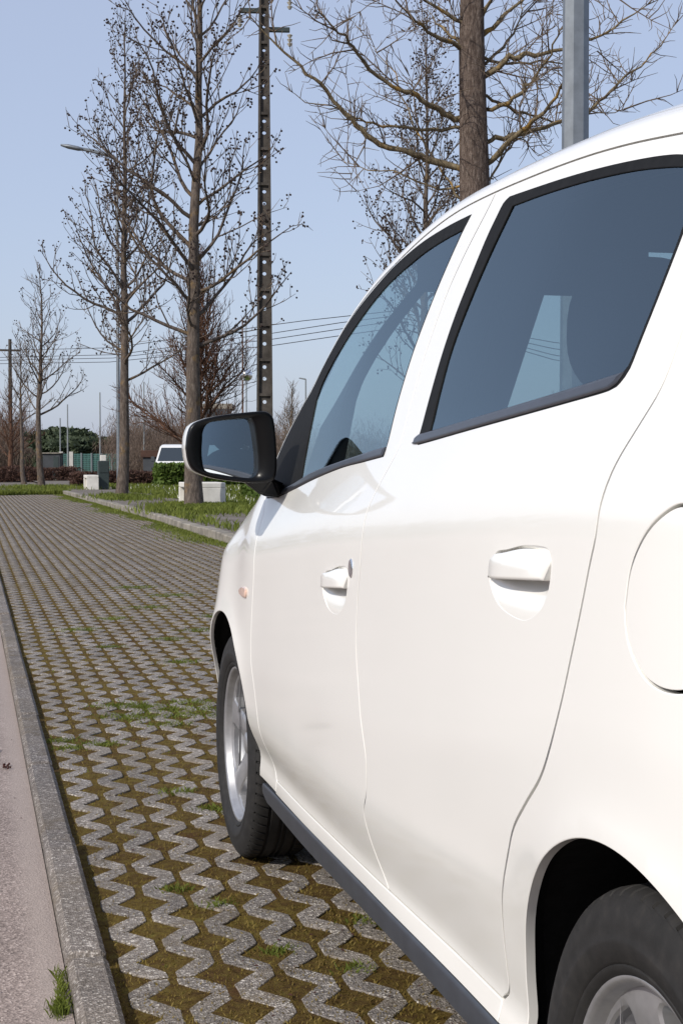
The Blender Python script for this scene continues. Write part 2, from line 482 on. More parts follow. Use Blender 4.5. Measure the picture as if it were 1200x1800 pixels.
# moss and tiny grass in the paver cells near the camera
P = []
for _ in range(60000):
    y = 2.3 + 9*r.random()**1.6; x = r.uniform(.27, min(2.9, .35 + y*.30))
    P.append((x, y, -.004))
blades('paver_moss', P, .003, .010, .003, M['moss_blade'], 'brown and olive moss filling the cells between the zigzag pavers', 'moss', 1.2, 4)
# bright tufts by the front wheel
P = []
tufts = [(.60, 6.30, .055), (.70, 6.25, .05), (.58, 6.02, .05), (.68, 5.98, .05), (.78, 6.15, .06), (.74, 5.80, .05), (.84, 6.0, .05), (.90, 6.30, .06), (.95, 6.12, .06), (.99, 5.95, .05), (.31, 5.55, .035), (.45, 5.45, .04), (.345, 5.4, .03), (.62, 4.6, .03), (.69, 4.35, .03),
         (.62, 3.05, .02), (.55, 3.4, .02), (.86, 3.2, .03), (.75, 2.9, .02), (.47, 3.55, .02), (.65, 9.2, .06), (.9, 9.8, .06), (1.1, 8.6, .05), (1.2, 10.5, .08), (1.5, 11.4, .09), (1.3, 12.2, .1), (1.05, 7.6, .05), (1.35, 9.0, .06), (.75, 8.3, .04), (1.6, 9.8, .07)]
for x, y, s in tufts:
    n = int(560*(s/.05)**1.2)
    for _ in range(n): P.append((x + r.normal(0, s), y + r.normal(0, s*.8), -.012))
for _ in range(900):   # thin scatter
    y = 3 + 16*r.random()**1.3; P.append((r.uniform(.28, 2.7), y, -.012))
blades('paver_grass', P, .006, .026, .0032, M['grass'], 'fresh green grass tufts growing between the pavers', 'grass', .9, 5)
# tuft at the road side of the kerb
P = [(.160 + r.normal(0, .009), 2.82 + r.normal(0, .022), -.004) for _ in range(260)] + [(.168 + r.normal(0, .006), 2.95 + r.normal(0, .06), -.004) for _ in range(160)]
blades('kerb_grass', P, .006, .024, .0024, M['grass'], 'small grass tuft at the road side of the left kerb', 'grass', 1.0, 6)
# grass strip along the right kerb
P = []
for _ in range(26000):
    y = 12 + 35*r.random(); e = float(kx(y)); w = .26 + .10*math.sin(y*1.7) + .12*math.sin(y*.63+1)
    d = abs(r.normal(0, max(.05, w)*.55)); P.append((e - d, y, -.01))
blades('kerb_verge_grass', P, .015, .052, .011, M['grass'], 'ragged green grass strip in front of the right kerb', 'grass', .8, 7)
# lawn, tree-foot tussocks, end strip
lawn = sheet('lawn', 4.95, 16, 22.0, 61, .110, M['lawn'])
P = []
for _ in range(30000):
    y = 21.5 + 40*r.random()**.9; x = 4.85 + 11*r.random()**1.6
    P.append((x + .25*math.sin(y*1.1), y, .105))
for (cx, cy, sx, sy, n) in ((4.25, 29.1, .30, .8, 5200), (4.9, 28.2, .35, .6, 1600), (3.95, 27.2, .45, .9, 1500), (3.75, 37.6, .35, 1.2, 1800), (2.5, 52.0, .8, 1.6, 2500), (3.45, 24.5, .10, 3, 500)):
    P += [(cx + r.normal(0, sx), cy + r.normal(0, sy), .10) for _ in range(n)]
blades('lawn_grass', P, .05, .15, .022, M['grass'], 'short green lawn and tussocks around the row of trees', 'grass', .8, 8)
P = []
for _ in range(15000):
    x = r.uniform(-3, 3.0); P.append((x, 46.5 + .0*x + r.random()*1.7 - .9*(x < 1.8)*(1.8-x)*0.9, .0))
blades('bay_end_grass', P, .05, .18, .03, M['grass'], 'bright grass strip closing the far end of the parking bay', 'grass', .8, 9)
sheet('bay_end_soil', -4, 3.1, 43.0, 48.3, -.009, M['lawn'])
P = [(4.9 + 6*r.random(), 24 + 30*r.random(), .10) for _ in range(600)]
blades('lawn_daisies', P, .10, .15, .035, M['daisy'], 'tiny white daisies scattered over the lawn', 'flowers', .2, 10)
# dead catkin on the asphalt, bits by the kerb
mb = MB()
for i in range(90):
    x = .005 + .085*r.random(); y = 5.42 + r.normal(0, .012); mb.ball((x, y, .004 + r.random()*.006), .004 + .005*r.random(), 5, 3)
tag(mb.build('dead_catkin', M['litter']), 'dark dead catkin lying on the pink asphalt left of the kerb', 'catkin')
mb = MB()
for i in range(16): mb.ball((.118 + r.normal(0, .006), 5.12 + r.normal(0, .02), .003), .004, 5, 3)
tag(mb.build('leaf_crumb', M['litter']), 'small dark leaf crumb beside the kerb joint', 'leaf')

# crumbs of leaf, bark and grit blown over the road and the pavers
L4 = []
for _ in range(420):
    y = 2.4 + 11*r.random()**1.5; x = r.uniform(-.9, .17) if r.random() < .30 else r.uniform(.27, min(2.6, .4 + y*.22))
    s_ = r.uniform(.002, .007); a = r.uniform(0, PI); c_, q_ = math.cos(a)*s_, math.sin(a)*s_; z = .003 + r.uniform(0, .002)
    L4.append([(x-c_, y-q_, z), (x+q_*.5, y-c_*.5, z+s_*.4), (x+c_, y+q_, z), (x-q_*.5, y+c_*.5, z+s_*.25)])
V = np.array(L4).reshape(-1, 3)
tag(mk('leaf_litter', V, np.arange(len(V)).reshape(-1, 4), M['litter']), 'tiny dark crumbs of leaf scattered over road and pavers', 'litter', kind='stuff')

# ------------------------------------------------------------------ trees
def nrm(v): return v/(np.linalg.norm(v)+1e-9)
def grow(mb, twg, tips, p0, d0, L, r0, r, lvl, up, sp, maxl, sides):
    """one limb and its side shoots; d0 unit direction; up = how fast it turns upward"""
    n = max(4, int(L/.28)+2) if lvl == 1 else (4 if lvl == 2 else 3)
    P = [p0]; d = d0.copy()
    for i in range(n-1):
        d = nrm(d + np.array([0, 0, up/(n-1)]) + r.normal(0, .13 if lvl < 3 else .20, 3))
        P.append(P[-1] + d*L/(n-1))
    P = np.array(P); t = np.linspace(0, 1, n)
    R = r0*(1-t)**.8*.86 + max(.0035, r0*.14)
    (mb if lvl < 3 else twg).tube(P, R, sides[lvl-1])
    if lvl >= maxl:
        tips.append((P[-1], d)); return
    k = max(2, int(L/sp[lvl-1]))
    for j in range(k):
        f = .16 + .84*(j + r.random()*.8)/k; f = min(f, .985)
        x = f*(n-1); i = min(int(x), n-2); q = P[i] + (P[i+1]-P[i])*(x-i); td = nrm(P[i+1]-P[i])
        a = nrm(np.cross(td, r.normal(0, 1, 3)))
        ang = r.uniform(.55, .95)
        dd = nrm(td*math.cos(ang) + a*math.sin(ang) + np.array([0, 0, .12]))
        L2 = (L*(1-f)*.60 + .26)*r.uniform(.6, 1.15) if lvl == 1 else r.uniform(.12, .40)
        L2 = min(L2, 1.7)
        grow(mb, twg, tips, q, dd, L2, max(.0048, r0*(1-f*.8)*.42), r, lvl+1, up*.9, sp, maxl, sides)
    tips.append((P[-1], d))

def bare_tree(label, base, H, r0, z0, nb, Lmax, seed, el=(.45, .85), up=.75, balls=1.0, group=None, dens=(.20, .16), matb='bark', name='plane_tree', lean=(0, 0), topL=.35, ballr=.021, low=1.0, sides=(6, 4, 3)):
    r = np.random.default_rng(seed)
    T = empty(name, base); tag(T, label, 'tree', group)
    n = 16; zs = np.linspace(0, H, n)
    wob = np.cumsum(r.normal(0, .025, (n, 2)), axis=0); wob[0] = 0
    P = np.stack([wob[:, 0] + lean[0]*zs/H, wob[:, 1] + lean[1]*zs/H, zs], 1)
    R = r0*np.clip(1 - zs/H, 0, 1)**1.12 + .008
    P = np.vstack([[P[0] + np.array([0, 0, -.12])], P]); R = np.concatenate([[R[0]*1.45], R]); R[1] *= 1.22
    mb = MB(); mb.tube(P, R, 14); mb.build('trunk', M[matb], T, True)
    br = MB(); tw = MB(); tips = []
    for i in range(nb):
        f = (i + r.random()*.7)/nb
        z = z0 + (H*.97 - z0)*f
        az = i*2.399 + r.uniform(-.5, .5)
        L = Lmax*((1-f)**.85*(1-topL) + topL*(1-f*.75))*r.uniform(.7, 1.12)
        if f < .12: L *= low*r.uniform(.6, 1.0)
        e = r.uniform(*el) + f*.35
        x = np.interp(z, zs, P[1:, 0]); y = np.interp(z, zs, P[1:, 1]); rr = np.interp(z, zs, R[1:])
        d = np.array([math.cos(az)*math.cos(e), math.sin(az)*math.cos(e), math.sin(e)])
        grow(br, tw, tips, np.array([x, y, z]), d, L, min(rr*.5, .009 + .0115*L), r, 1, up, dens, 3, sides)
    br.build('crown', M['limb' if matb == 'bark_near' else matb], T, True)
    t = tw.build('twigs', M['twig' if matb != 'red_bark' else 'red_bark'], T); t['kind'] = 'stuff'
    if balls > 0:
        sb = MB()
        for (q, d) in tips:
            if q[2] < z0 + .35 or r.random() > balls*.85: continue
            for k in range(r.integers(1, 4)):
                p = q + r.normal(0, .035, 3) + np.array([0, 0, -r.uniform(.01, .08)])
                sb.ball(p, ballr*r.uniform(.8, 1.15), 6, 4)
        s_ = sb.build('seed_balls', M['seed'], T); s_['kind'] = 'stuff'
    return T
G1 = 'bare plane trees in a row along the kerb'
bare_tree('tall bare tree with dark seed balls behind the car mirror, beside the near white block', (4.20, 28.7, .08), 13.4, .156, 3.0, 48, 3.6, 21, el=(.25, .80), up=.60, topL=.5, dens=(.25, .23), group=G1, lean=(.25, 0))
bare_tree('bare tree with seed balls hiding the tall street lamp', (3.74, 38.1, .08), 12.2, .135, 2.9, 50, 3.5, 34, el=(.30, .85), up=.65, dens=(.25, .24), group=G1)
bare_tree('slender bare tree growing from the grass island at the bay end', (2.46, 52.4, .03), 7.7, .115, 2.5, 34, 2.4, 47, el=(.25, .75), balls=.35, group=G1, dens=(.25, .22))
bare_tree('leftmost thin young bare tree behind the grass island', (2.35, 66.5, .03), 6.2, .10, 2.6, 26, 1.8, 58, balls=.1, group=G1, dens=(.25, .2))
bare_tree('bare seed-ball tree behind the windscreen pillar, right of the utility pole', (10.75, 35.2, .08), 12.2, .13, 2.4, 52, 3.6, 63, el=(.35, .85), up=.6, balls=1.0, dens=(.23, .21), ballr=.023)
bare_tree('russet many-stemmed bare tree behind the white van, left of the mirror', (6.2, 41.5, .08), 6.8, .13, .9, 64, 3.0, 71, el=(.50, 1.1), up=.6, balls=0, dens=(.13, .12), matb='red_bark', name='bare_tree')
bare_tree('small grey bare tree between the utility pole and the windscreen pillar', (13.2, 62.0, .0), 4.2, .07, .5, 34, 1.7, 83, el=(.8, 1.2), balls=0, dens=(.17, .15), matb='twig', name='bare_tree')
bare_tree('bare bushy tree seen through the car window beside the lamp post', (21.5, 52.0, .0), 4.4, .08, .9, 34, 1.9, 91, el=(.8, 1.2), balls=0, dens=(.17, .15), matb='twig', name='bare_tree')
bare_tree('dark gnarled orchard tree at the far left', (2.3, 84.0, .0), 5.2, .17, .9, 30, 2.7, 97, el=(.3, .9), balls=0, dens=(.2, .16), matb='red_bark', name='bare_tree')

# the near tree right of centre: limbs read off one by one
DT = 13.75
T = empty('plane_tree', (4.49, 13.07, .08))
tag(T, 'thick rough-barked tree with yellow lichen on its limbs, left of the near lamp post', 'tree')
r = np.random.default_rng(7)
RT = np.array([.9708, -.2404, 0]); FW = np.array([.2404, .9708, 0])
kpm = DT/2646.0
def tp(px, py, dep=0.):
    k = (DT+dep)/2646.0
    v = RT*((px-836)*k) + FW*dep; return np.array([v[0], v[1], 1.02 + (811-py)*k - .08])
zs = np.linspace(-.1, 9.0, 22)
wb = np.cumsum(r.normal(0, .012, (22, 2)), axis=0)
R = np.interp(zs, [-.1, .3, 2.5, 3.6, 4.4, 5.2, 9], [.24, .185, .145, .132, .115, .105, .02])
R = R*(1 + r.normal(0, .03, 22))
V = []; sides = 20
for i, z in enumerate(zs):
    for j in range(sides):
        a = 2*PI*j/sides; rr = R[i]*(1 + .05*math.sin(5*a+z*1.3) + r.normal(0, .022))
        V.append((wb[i, 0]*.5 + rr*math.cos(a), wb[i, 1]*.5 + rr*math.sin(a), z))
F = [(i*sides+j, i*sides+(j+1) % sides, (i+1)*sides+(j+1) % sides, (i+1)*sides+j) for i in range(21) for j in range(sides)]
mk('trunk', V, F, M['bark_near'], T, True)
limbs = [
 ([(812, 300), (745, 280), (720, 272), (670, 260), (632, 232), (605, 207), (570, 165), (537, 137), (495, 97), (457, 67), (432, 32)], .046, -.5),
 ([(812, 216), (780, 204), (754, 187), (720, 172), (670, 150), (635, 115), (615, 95), (582, 65), (555, 40), (520, 2)], .042, -1.0),
 ([(820, 228), (760, 235), (700, 228), (650, 222), (625, 208), (560, 188), (500, 160)], .026, -.2),
 ([(829, 90), (775, 77), (733, 52), (700, 25), (670, -10)], .038, -.9),
 ([(837, 60), (783, 29), (725, 0), (690, -30)], .036, -.3),
 ([(815, 85), (790, 65), (776, 50), (768, 25)], .030, .9),
 ([(850, 297), (887, 258), (910, 232), (933, 212), (967, 175), (979, 137), (985, 100)], .042, -1.0),
 ([(852, 200), (896, 183), (915, 165), (933, 146), (950, 117), (970, 70), (983, 37)], .034, -.6),
 ([(848, 145), (887, 108), (910, 106), (933, 104), (987, 96), (1033, 79), (1087, 46), (1150, 4)], .044, -.3),
 ([(852, 256), (880, 248), (917, 237), (975, 225), (1033, 208), (1054, 183), (1085, 158), (1117, 133), (1150, 102), (1171, 79), (1200, 42)], .034, .7),
 ([(858, 62), (879, 42), (921, 8), (960, -20)], .040, .2),
 ([(850, 120), (900, 80), (925, 40), (930, 0)], .026, .9),
 ([(848, 175), (895, 192), (940, 205), (985, 222), (1040, 195), (1096, 208), (1130, 190)], .022, 1.2),
 ([(845, 110), (900, 120), (950, 112), (1010, 120), (1060, 95)], .024, .6),
 ([(836, 40), (860, 10), (905, -15), (985, 10), (1070, -5)], .030, -.6),
 ([(800, 350), (770, 290), (735, 230), (700, 130), (665, 80), (612, 30)], .016, .8),
 ([(850, 330), (880, 300), (915, 245), (940, 250), (960, 280)], .018, 1.1),
 ([(815, 330), (760, 335), (700, 300), (640, 300), (600, 265)], .018, 1.2)]
br = MB(); tw = MB()
def spurs(P, L0, n, lv):
    tot = len(P)
    for k in range(n):
        x = (tot-1)*(.12 + .88*r.random()); i = min(int(x), tot-2); q = P[i] + (P[i+1]-P[i])*(x-i); td = nrm(P[i+1]-P[i])
        a = nrm(np.cross(td, r.normal(0, 1, 3))); ang = r.uniform(.6, 1.35)
        d = nrm(td*math.cos(ang) + a*math.sin(ang) + np.array([0, 0, .15])); L = L0*r.uniform(.35, 1.2)
        Q = [q]
        m_ = 4 if L > .2 else 3
        for j in range(m_-1):
            d = nrm(d + r.normal(0, .22, 3) + np.array([0, 0, .08])); Q.append(Q[-1] + d*L/(m_-1))
        Q = np.array(Q); R0 = .0025 + .0085*L
        tw.tube(Q, np.linspace(R0, .0018, m_), 4)
        if lv > 0: spurs(Q, L*.45, int(3 + L*9), lv-1)
for pts, r0, dep in limbs:
    pts = [(836, pts[0][1]+5)] + pts; n = len(pts); P = np.array([tp(x, y, dep*(max(0, i-1)/(n-2))**1.1) for i, (x, y) in enumerate(pts)])
    t = np.linspace(0, n-1, (n-1)*3+1)
    Q = np.stack([np.interp(t, np.arange(n), P[:, k]) for k in range(3)], 1)
    Q[1:-1] = (Q[:-2] + 2*Q[1:-1] + Q[2:])/4; Q[1:] += r.normal(0, .013, Q[1:].shape)
    r0 *= .78; Rr = np.linspace(1, 0, len(Q))**.9*r0*.9 + r0*.10; Rr *= (1 + r.normal(0, .06, len(Q))); Rr[0] *= 1.35
    br.tube(Q, Rr, 9)
    spurs(Q, .22, int(5*n), 0)
    spurs(Q, .60, int(n*1.1), 1)
br.build('limbs', M['limb'], T, True)
t_ = tw.build('twigs', M['twig'], T); t_['kind'] = 'stuff'

# ------------------------------------------------------------------ foliage masses
def cloud(mb_list, c, rx, ry, rz, n, size, r, lo=.55, thin=1.0, upr=0.0):
    u = r.normal(0, 1, (n, 3)); u /= np.linalg.norm(u, axis=1)[:, None]
    rad_ = r.uniform(lo, 1, n)**.6
    P = np.array(c) + u*rad_[:, None]*np.array([rx, ry, rz])*(1 + .18*np.sin(u[:, :1]*7 + u[:, 2:]*5))
    a = r.normal(0, 1, (n, 3)); a[:, 2] += upr*3*np.sign(a[:, 2]); a /= np.linalg.norm(a, axis=1)[:, None]
    b = np.cross(a, r.normal(0, 1, (n, 3))); b /= np.linalg.norm(b, axis=1)[:, None]
    s = size*r.uniform(.6, 1.3, n)[:, None]
    mb_list.append(np.stack([P - a*s, P + b*s*.5*thin, P + a*s, P - b*s*.5*thin], 1))
def leafmesh(name, L, mat, parent=None):
    V = np.concatenate(L).reshape(-1, 3); F = np.arange(len(V)).reshape(-1, 4)
    return mk(name, V, F, mat, parent)
r = np.random.default_rng(17)
def loc(px, py_base, d):
    """ground spot at camera depth d under a column of the photograph"""
    x = (px-600)/2646.0*d
    return (RT*x + FW*d)[:2]
# umbrella pines
PG = 'dark pines behind the teal fence'
for k, (px, top, d, w, lab) in enumerate([(98, 748, 108, 4.2, 'flat-topped dark pine leftmost behind the shed'), (132, 754, 105, 3.4, 'rounded dark pine in the middle behind the teal fence'), (152, 764, 103, 3.4, 'lower dark pine right of the middle pine'), (186, 766, 108, 3.6, 'dark pine just left of the second kerbside tree'), (116, 770, 101, 3.0, 'small dark pine filling the gap behind the thin white pole')]):
    x, y = loc(px, 0, d); Ht = 1 + (811-top)*d/2646.0
    T = empty('pine_tree', (x, y, 0)); tag(T, lab, 'tree', PG)
    mb = MB(); mb.tube([(0, 0, -.1), (.1, 0, Ht*.5), (.0, .1, Ht*.85)], [.28, .2, .1], 7); mb.build('trunk', M['red_bark'], T)
    L = []
    for j in range(8): cloud(L, (r.normal(0, w*.20), r.normal(0, w*.22), Ht*(.60 + .24*r.random())), w*.36, w*.36, Ht*.15, 420, .30, r, .3)
    leafmesh('crown', L, M['pine'], T)
# far bare woods as one mass each
L = []
for k in range(120):
    px = -60 + 125*r.random(); d = 112 + 30*r.random(); x, y = loc(px, 0, d); h = r.uniform(2.4, 4.4)*(1.1 if px < 40 else .75)
    cloud(L, (x, y, h*.55), 1.9, 1.9, h*.60, 800, .24, r, .05, .10, .35)
tag(leafmesh('left_wood', L, M['scrub']), 'brown leafless woodland behind the far left of the car park', 'woodland', kind='stuff')
L = []
for k in range(90):
    px = 92 + 122*r.random(); d = 112 + 14*r.random(); x, y = loc(px, 0, d); h = r.uniform(1.2, 2.3)
    cloud(L, (x, y, h*.5), 2.6, 2.2, h*.6, 420, .30, r, .15, .4, .3)
tag(leafmesh('fence_wood', L, M['pine']), 'low dark green scrub mass behind the teal fence', 'scrub', kind='stuff')
L = []
for k in range(170):
    px = 212 + 270*r.random(); d = 84 + 34*r.random(); x, y = loc(px, 0, d); h = r.uniform(2.2, 4.3)*(1.0 if px < 330 else .85)
    cloud(L, (x, y, h*.55), 1.8, 1.8, h*.60, 800, .22, r, .05, .09, .45)
tag(leafmesh('russet_wood', L, M['scrub']), 'russet bare scrub behind the white van', 'scrub', kind='stuff')
L = []
for k in range(60):
    px = 440 + 500*r.random(); d = 110 + 40*r.random(); x, y = loc(px, 0, d); h = r.uniform(2.4, 4.6)
    cloud(L, (x, y, h*.5), 2.2, 2.2, h*.6, 700, .26, r, .05, .09, .45)
tag(leafmesh('grey_wood', L, M['scrub_grey']), 'grey bare scrub along the horizon behind the car', 'scrub', kind='stuff')
L = []
for k in range(240):     # the tree belt goes on round the open sides of the car park
    a = math.radians(-178 + 172*k/149.0 if k < 150 else 34 + 146*(k-150)/90.0); d = 95 + 25*r.random(); h = r.uniform(3.0, 5.5)
    cloud(L, (math.sin(a)*d, math.cos(a)*d, h*.5), 4.2, 4.2, h*.6, 180, .6, r, .15, .35, .4)
tag(leafmesh('tree_belt', L, M['pine']), 'dark tree belt around the open sides of the car park', 'woodland', kind='stuff')

# hedges
def hedge(label, x0, x1, y0, y1, h, mat, n, size, thin=1.0, name='hedge', z=.05, upr=0.):
    T = empty(name, ((x0+x1)/2, (y0+y1)/2, z)); tag(T, label, 'hedge')
    w = (x1-x0)/2; l = (y1-y0)/2
    mb = MB(); mb.box(-w*.86, w*.86, -l*.86, l*.86, 0, h*.82, .08); mb.build('woody_core', M['heath'], T)
    a = r.uniform(-1, 1, (n, 3)); f = r.integers(0, 3, n); sgn = np.where(r.random(n) < .5, -1, 1)
    for i in range(3):
        a[f == i, i] = (sgn[f == i] if i < 2 else 1)
    P = np.stack([a[:, 0]*w, a[:, 1]*l, (a[:, 2]*.5+.5)*h], 1)*(1 + r.normal(0, .045, (n, 3)))
    P[:, 2] += .10*h*np.sin(P[:, 0]*2.3 + 1)*np.cos(P[:, 1]*1.9)
    L = []
    d = r.normal(0, 1, (n, 3)); d[:, 2] += upr; d /= np.linalg.norm(d, axis=1)[:, None]; b = np.cross(d, r.normal(0, 1, (n, 3))); b /= np.linalg.norm(b, axis=1)[:, None]
    s = size*r.uniform(.6, 1.3, n)[:, None]
    L.append(np.stack([P-d*s, P+b*s*.45*thin, P+d*s, P-b*s*.45*thin], 1))
    leafmesh('leaves', L, M[mat], T)
hedge('clipped green hedge in front of the white van', 6.6, 9.6, 52.5, 54.2, .82, 'hedge', 9000, .10, upr=.8)
hedge('green shrub mass right of the near white block, beside the mirror foot', 6.6, 9.5, 31.5, 36.5, .42, 'hedge', 9000, .07)
hedge('low dark red-brown hedge behind the bin and the second tree', 3.9, 7.2, 56.5, 58.2, .52, 'heath', 9000, .09, .5, upr=.5)
hedge('long brown clipped hedge at the far left below the woodland', -6.0, 4.6, 72.0, 73.2, .62, 'heath', 14000, .10, .5)

# ------------------------------------------------------------------ poles, lamps, wires
def bspot(px, d): return loc(px, 0, d)
def zat(py, d): return 1.021 + (810.6-py)*d/2646.0
# near galvanised lamp post beside the car
T = empty('lamp_post', (3.41, 8.17, .098), rad(14)); tag(T, 'thick octagonal galvanised lamp post rising behind the car roof', 'lamp post')
mb = MB(); mb.lathe([(.088, 0), (.084, 1.0), (.060, 8.0)], 8); mb.build('post', M['galv'], T)
mb = MB(); mb.box(-.17, .17, -.17, .17, 0, .02, .006)
for a in (-1, 1):
    for b in (-1, 1): mb.lathe([(.018, .02), (.018, .05), (.0, .05)], 6, (a*.13, b*.13, 0))
mb.build('base_plate', M['galv'], T)
mb = MB(); mb.tube([(0, 0, 7.9), (0, -.02, 8.2), (-.5, -.1, 8.45), (-1.3, -.2, 8.55)], [.05, .045, .035, .03], 8); mb.build('arm', M['galv'], T)
mb = MB(); mb.box(-1.85, -1.25, -.31, -.10, 8.48, 8.60, .03); mb.build('lamp_head', M['steel_dark'], T)

# concrete utility pole with rungs and holes
d = 39.0; x, y = bspot(465.5, d)
T = empty('utility_pole', (x, y, 0), rad(-10)); tag(T, 'tall dark concrete utility pole with a column of round holes, right of the middle tree', 'utility pole')
def hw(z): return np.interp(z, [0, 2.6, 8.5, 13, 15], [.225, .205, .165, .125, .105])
for sgn in (-1, 1):
    V = []; F = []
    zs = np.linspace(-.2, 15, 9)
    for z in zs:
        w = float(hw(z)); a, b = sgn*(w-.055), sgn*w
        for (X_, Y_) in ((a, -.12), (b, -.12), (b, .12), (a, .12)): V.append((X_, Y_, z))
    for i in range(8):
        for j in range(4):
            k = (j+1) % 4; F.append((i*4+j, i*4+k, i*4+4+k, i*4+4+j))
    F.append((32, 33, 34, 35)); mk('flange', V, F, M['concrete_pole'], T)
z = .3; k = 0
while z < 14.6:
    w = float(hw(z+.15)) - .030; r_ = min(.05, w*.42)
    if k % 3 == 2:
        mb = MB(); mb.box(-w, w, -.10, .10, z, z+.07); mb.box(-w, w, -.045, .045, z+.07, z+.30); mb.build('rung', M['concrete_pole'], T); z += .30
    else:
        mb = MB(); h = .30; cz = z + h/2; V = []; F = []
        for yy in (-.045, .045):
            for j in range(16):
                a = 2*PI*j/16; V.append((r_*math.cos(a), yy, cz + r_*math.sin(a)))
            for j in range(16):
                a = 2*PI*j/16; c, s = math.cos(a), math.sin(a); q = max(abs(c)/w, abs(s)/(h/2)); V.append((c/q, yy, cz + s/q))
        for j in range(16):
            n_ = (j+1) % 16
            F.append((j, n_, 16+n_, 16+j)); F.append((32+j, 48+j, 48+n_, 32+n_)); F.append((j, 32+j, 32+n_, n_))
        mk('web_plate', V, F, M['concrete_pole'], T); z += h
    k += 1
for (zz, x0, x1) in ((zat(28, d), -.62, -.12), (zat(60, d), .10, .66), (zat(-4, d), .10, .66), (zat(-40, d), -.62, -.1)):
    mb = MB(); mb.box(x0, x1, -.05, .05, zz-.06, zz+.06, .01); c = mb.build('cross_arm', M['bin'], T)
    e = x0 if x0 < -.3 else x1
    mb = MB()
    for q in range(3): mb.lathe([(.02, -.10-q*.11), (.075, -.13-q*.11), (.03, -.20-q*.11)], 8, (e, 0, zz))
    mb.build('insulator', M['ceramic'], c)

def simple_pole(name, label, px, d, top, r0, r1, mat, cat='pole', group=None):
    x, y = bspot(px, d); T = empty(name, (x, y, 0)); tag(T, label, cat, group)
    h = zat(top, d); mb = MB(); mb.lathe([(r0*1.6, 0), (r0*1.6, .12), (r0, .14), (r1, h), (0, h)], 8); mb.build('shaft', M[mat], T)
    return T, h
T, h = simple_pole('utility_pole', 'distant concrete utility pole at the left edge carrying wires', 20, 112, 597, .17, .12, 'concrete_pole', 'utility pole')
mb = MB(); mb.box(-.75, .75, -.05, .05, h-.9, h-.75); mb.build('cross_arm', M['concrete_pole'], T)
T, h = simple_pole('utility_pole', 'slim concrete wire pole standing behind the car door pillar', 768, 78, 552, .11, .08, 'concrete_pole', 'utility pole')
mb = MB(); mb.box(-.5, .5, -.04, .04, h-.5, h-.4); mb.build('cross_arm', M['concrete_pole'], T)
T, h = simple_pole('street_lamp', 'tall street lamp with one curved arm behind the second tree', 209, 56, 285, .075, .05, 'galv', 'street lamp')
a = -RT*1.85
mb = MB(); mb.tube([(0, 0, h-.02), (a[0]*.08, a[1]*.08, h+.12), (a[0]*.5, a[1]*.5, h+.33), (a[0]*.78, a[1]*.78, h+.42)], [.08, .075, .07, .06], 7); mb.build('arm', M['galv'], T)
mb = MB(); mb.lathe([(.0, -.32), (.05, -.30), (.11, -.1), (.11, .18), (.06, .32), (0, .33)], 10, axis='x'); o = mb.build('lamp_head', M['galv'], T, True)
o.location = (a[0]*.90, a[1]*.90, h+.46); o.rotation_euler = (0, .2, -.243); o.scale = (1.35, 1.35, .75)
PG2 = 'thin floodlight poles far behind the fence'
for px, top, d, lab in ((107, 735, 96, 'short thin grey pole beside the dark shed'), (120, 711, 92, 'thin white pole rising in front of the pines'), (177, 690, 88, 'taller thin white pole rising above the bin'), (254, 672, 86, 'thin grey pole left of the white van')):
    simple_pole('thin_pole', lab, px, d, top, .055, .035, 'steel_dark', 'pole', PG2)
simple_pole('thin_pole', 'thin rusty pole just left of the chrome ball', 427, 66, 560, .045, .03, 'red_bark')
T, h = simple_pole('ball_pole', 'slim pole carrying a shiny chrome ball left of the utility pole', 433.5, 60, 540, .035, .02, 'steel_dark')
mb = MB(); mb.ball((0, 0, zat(660, 60)), .25, 24, 14); mb.build('chrome_ball', M['chrome'], T, True)
T, h = simple_pole('street_lamp', 'tiny distant street lamp just left of the windscreen pillar', 537.5, 125, 667, .09, .06, 'steel_dark', 'street lamp')
mb = MB(); mb.tube([(0, 0, h), (-RT[0]*.55, -RT[1]*.55, h+.1)], [.07, .05], 6); mb.build('arm', M['steel_dark'], T)
WG = 'overhead wires'
wires = [([(-260, 624), (0, 617), (200, 612), (480, 572), (533, 565), (690, 548), (900, 590), (968, 602), (1250, 640)], 'uppermost overhead wire crossing behind the trees'),
         ([(-260, 636), (0, 629), (207, 624), (477, 587), (600, 568), (690, 557), (900, 598), (968, 613), (1250, 655)], 'second overhead wire from the top'),
         ([(-260, 641), (0, 634), (200, 630), (480, 597), (593, 580), (690, 566), (900, 606), (968, 624), (1250, 672)], 'third overhead wire from the top'),
         ([(-260, 647), (0, 640), (194, 637), (480, 608), (590, 592), (690, 578), (900, 612), (968, 632), (1250, 690)], 'lowest overhead wire crossing behind the trees')]
for pts, lab in wires:
    P = []
    for px, py in pts:
        d = np.interp(px, [-260, 20, 672, 1250], [118, 112, 78, 92]); x, y = bspot(px, d); P.append((x, y, zat(py, d)))
    mb = MB(); mb.tube(P, .022, 5); tag(mb.build('overhead_wire', M['wire']), lab, 'wire', WG)

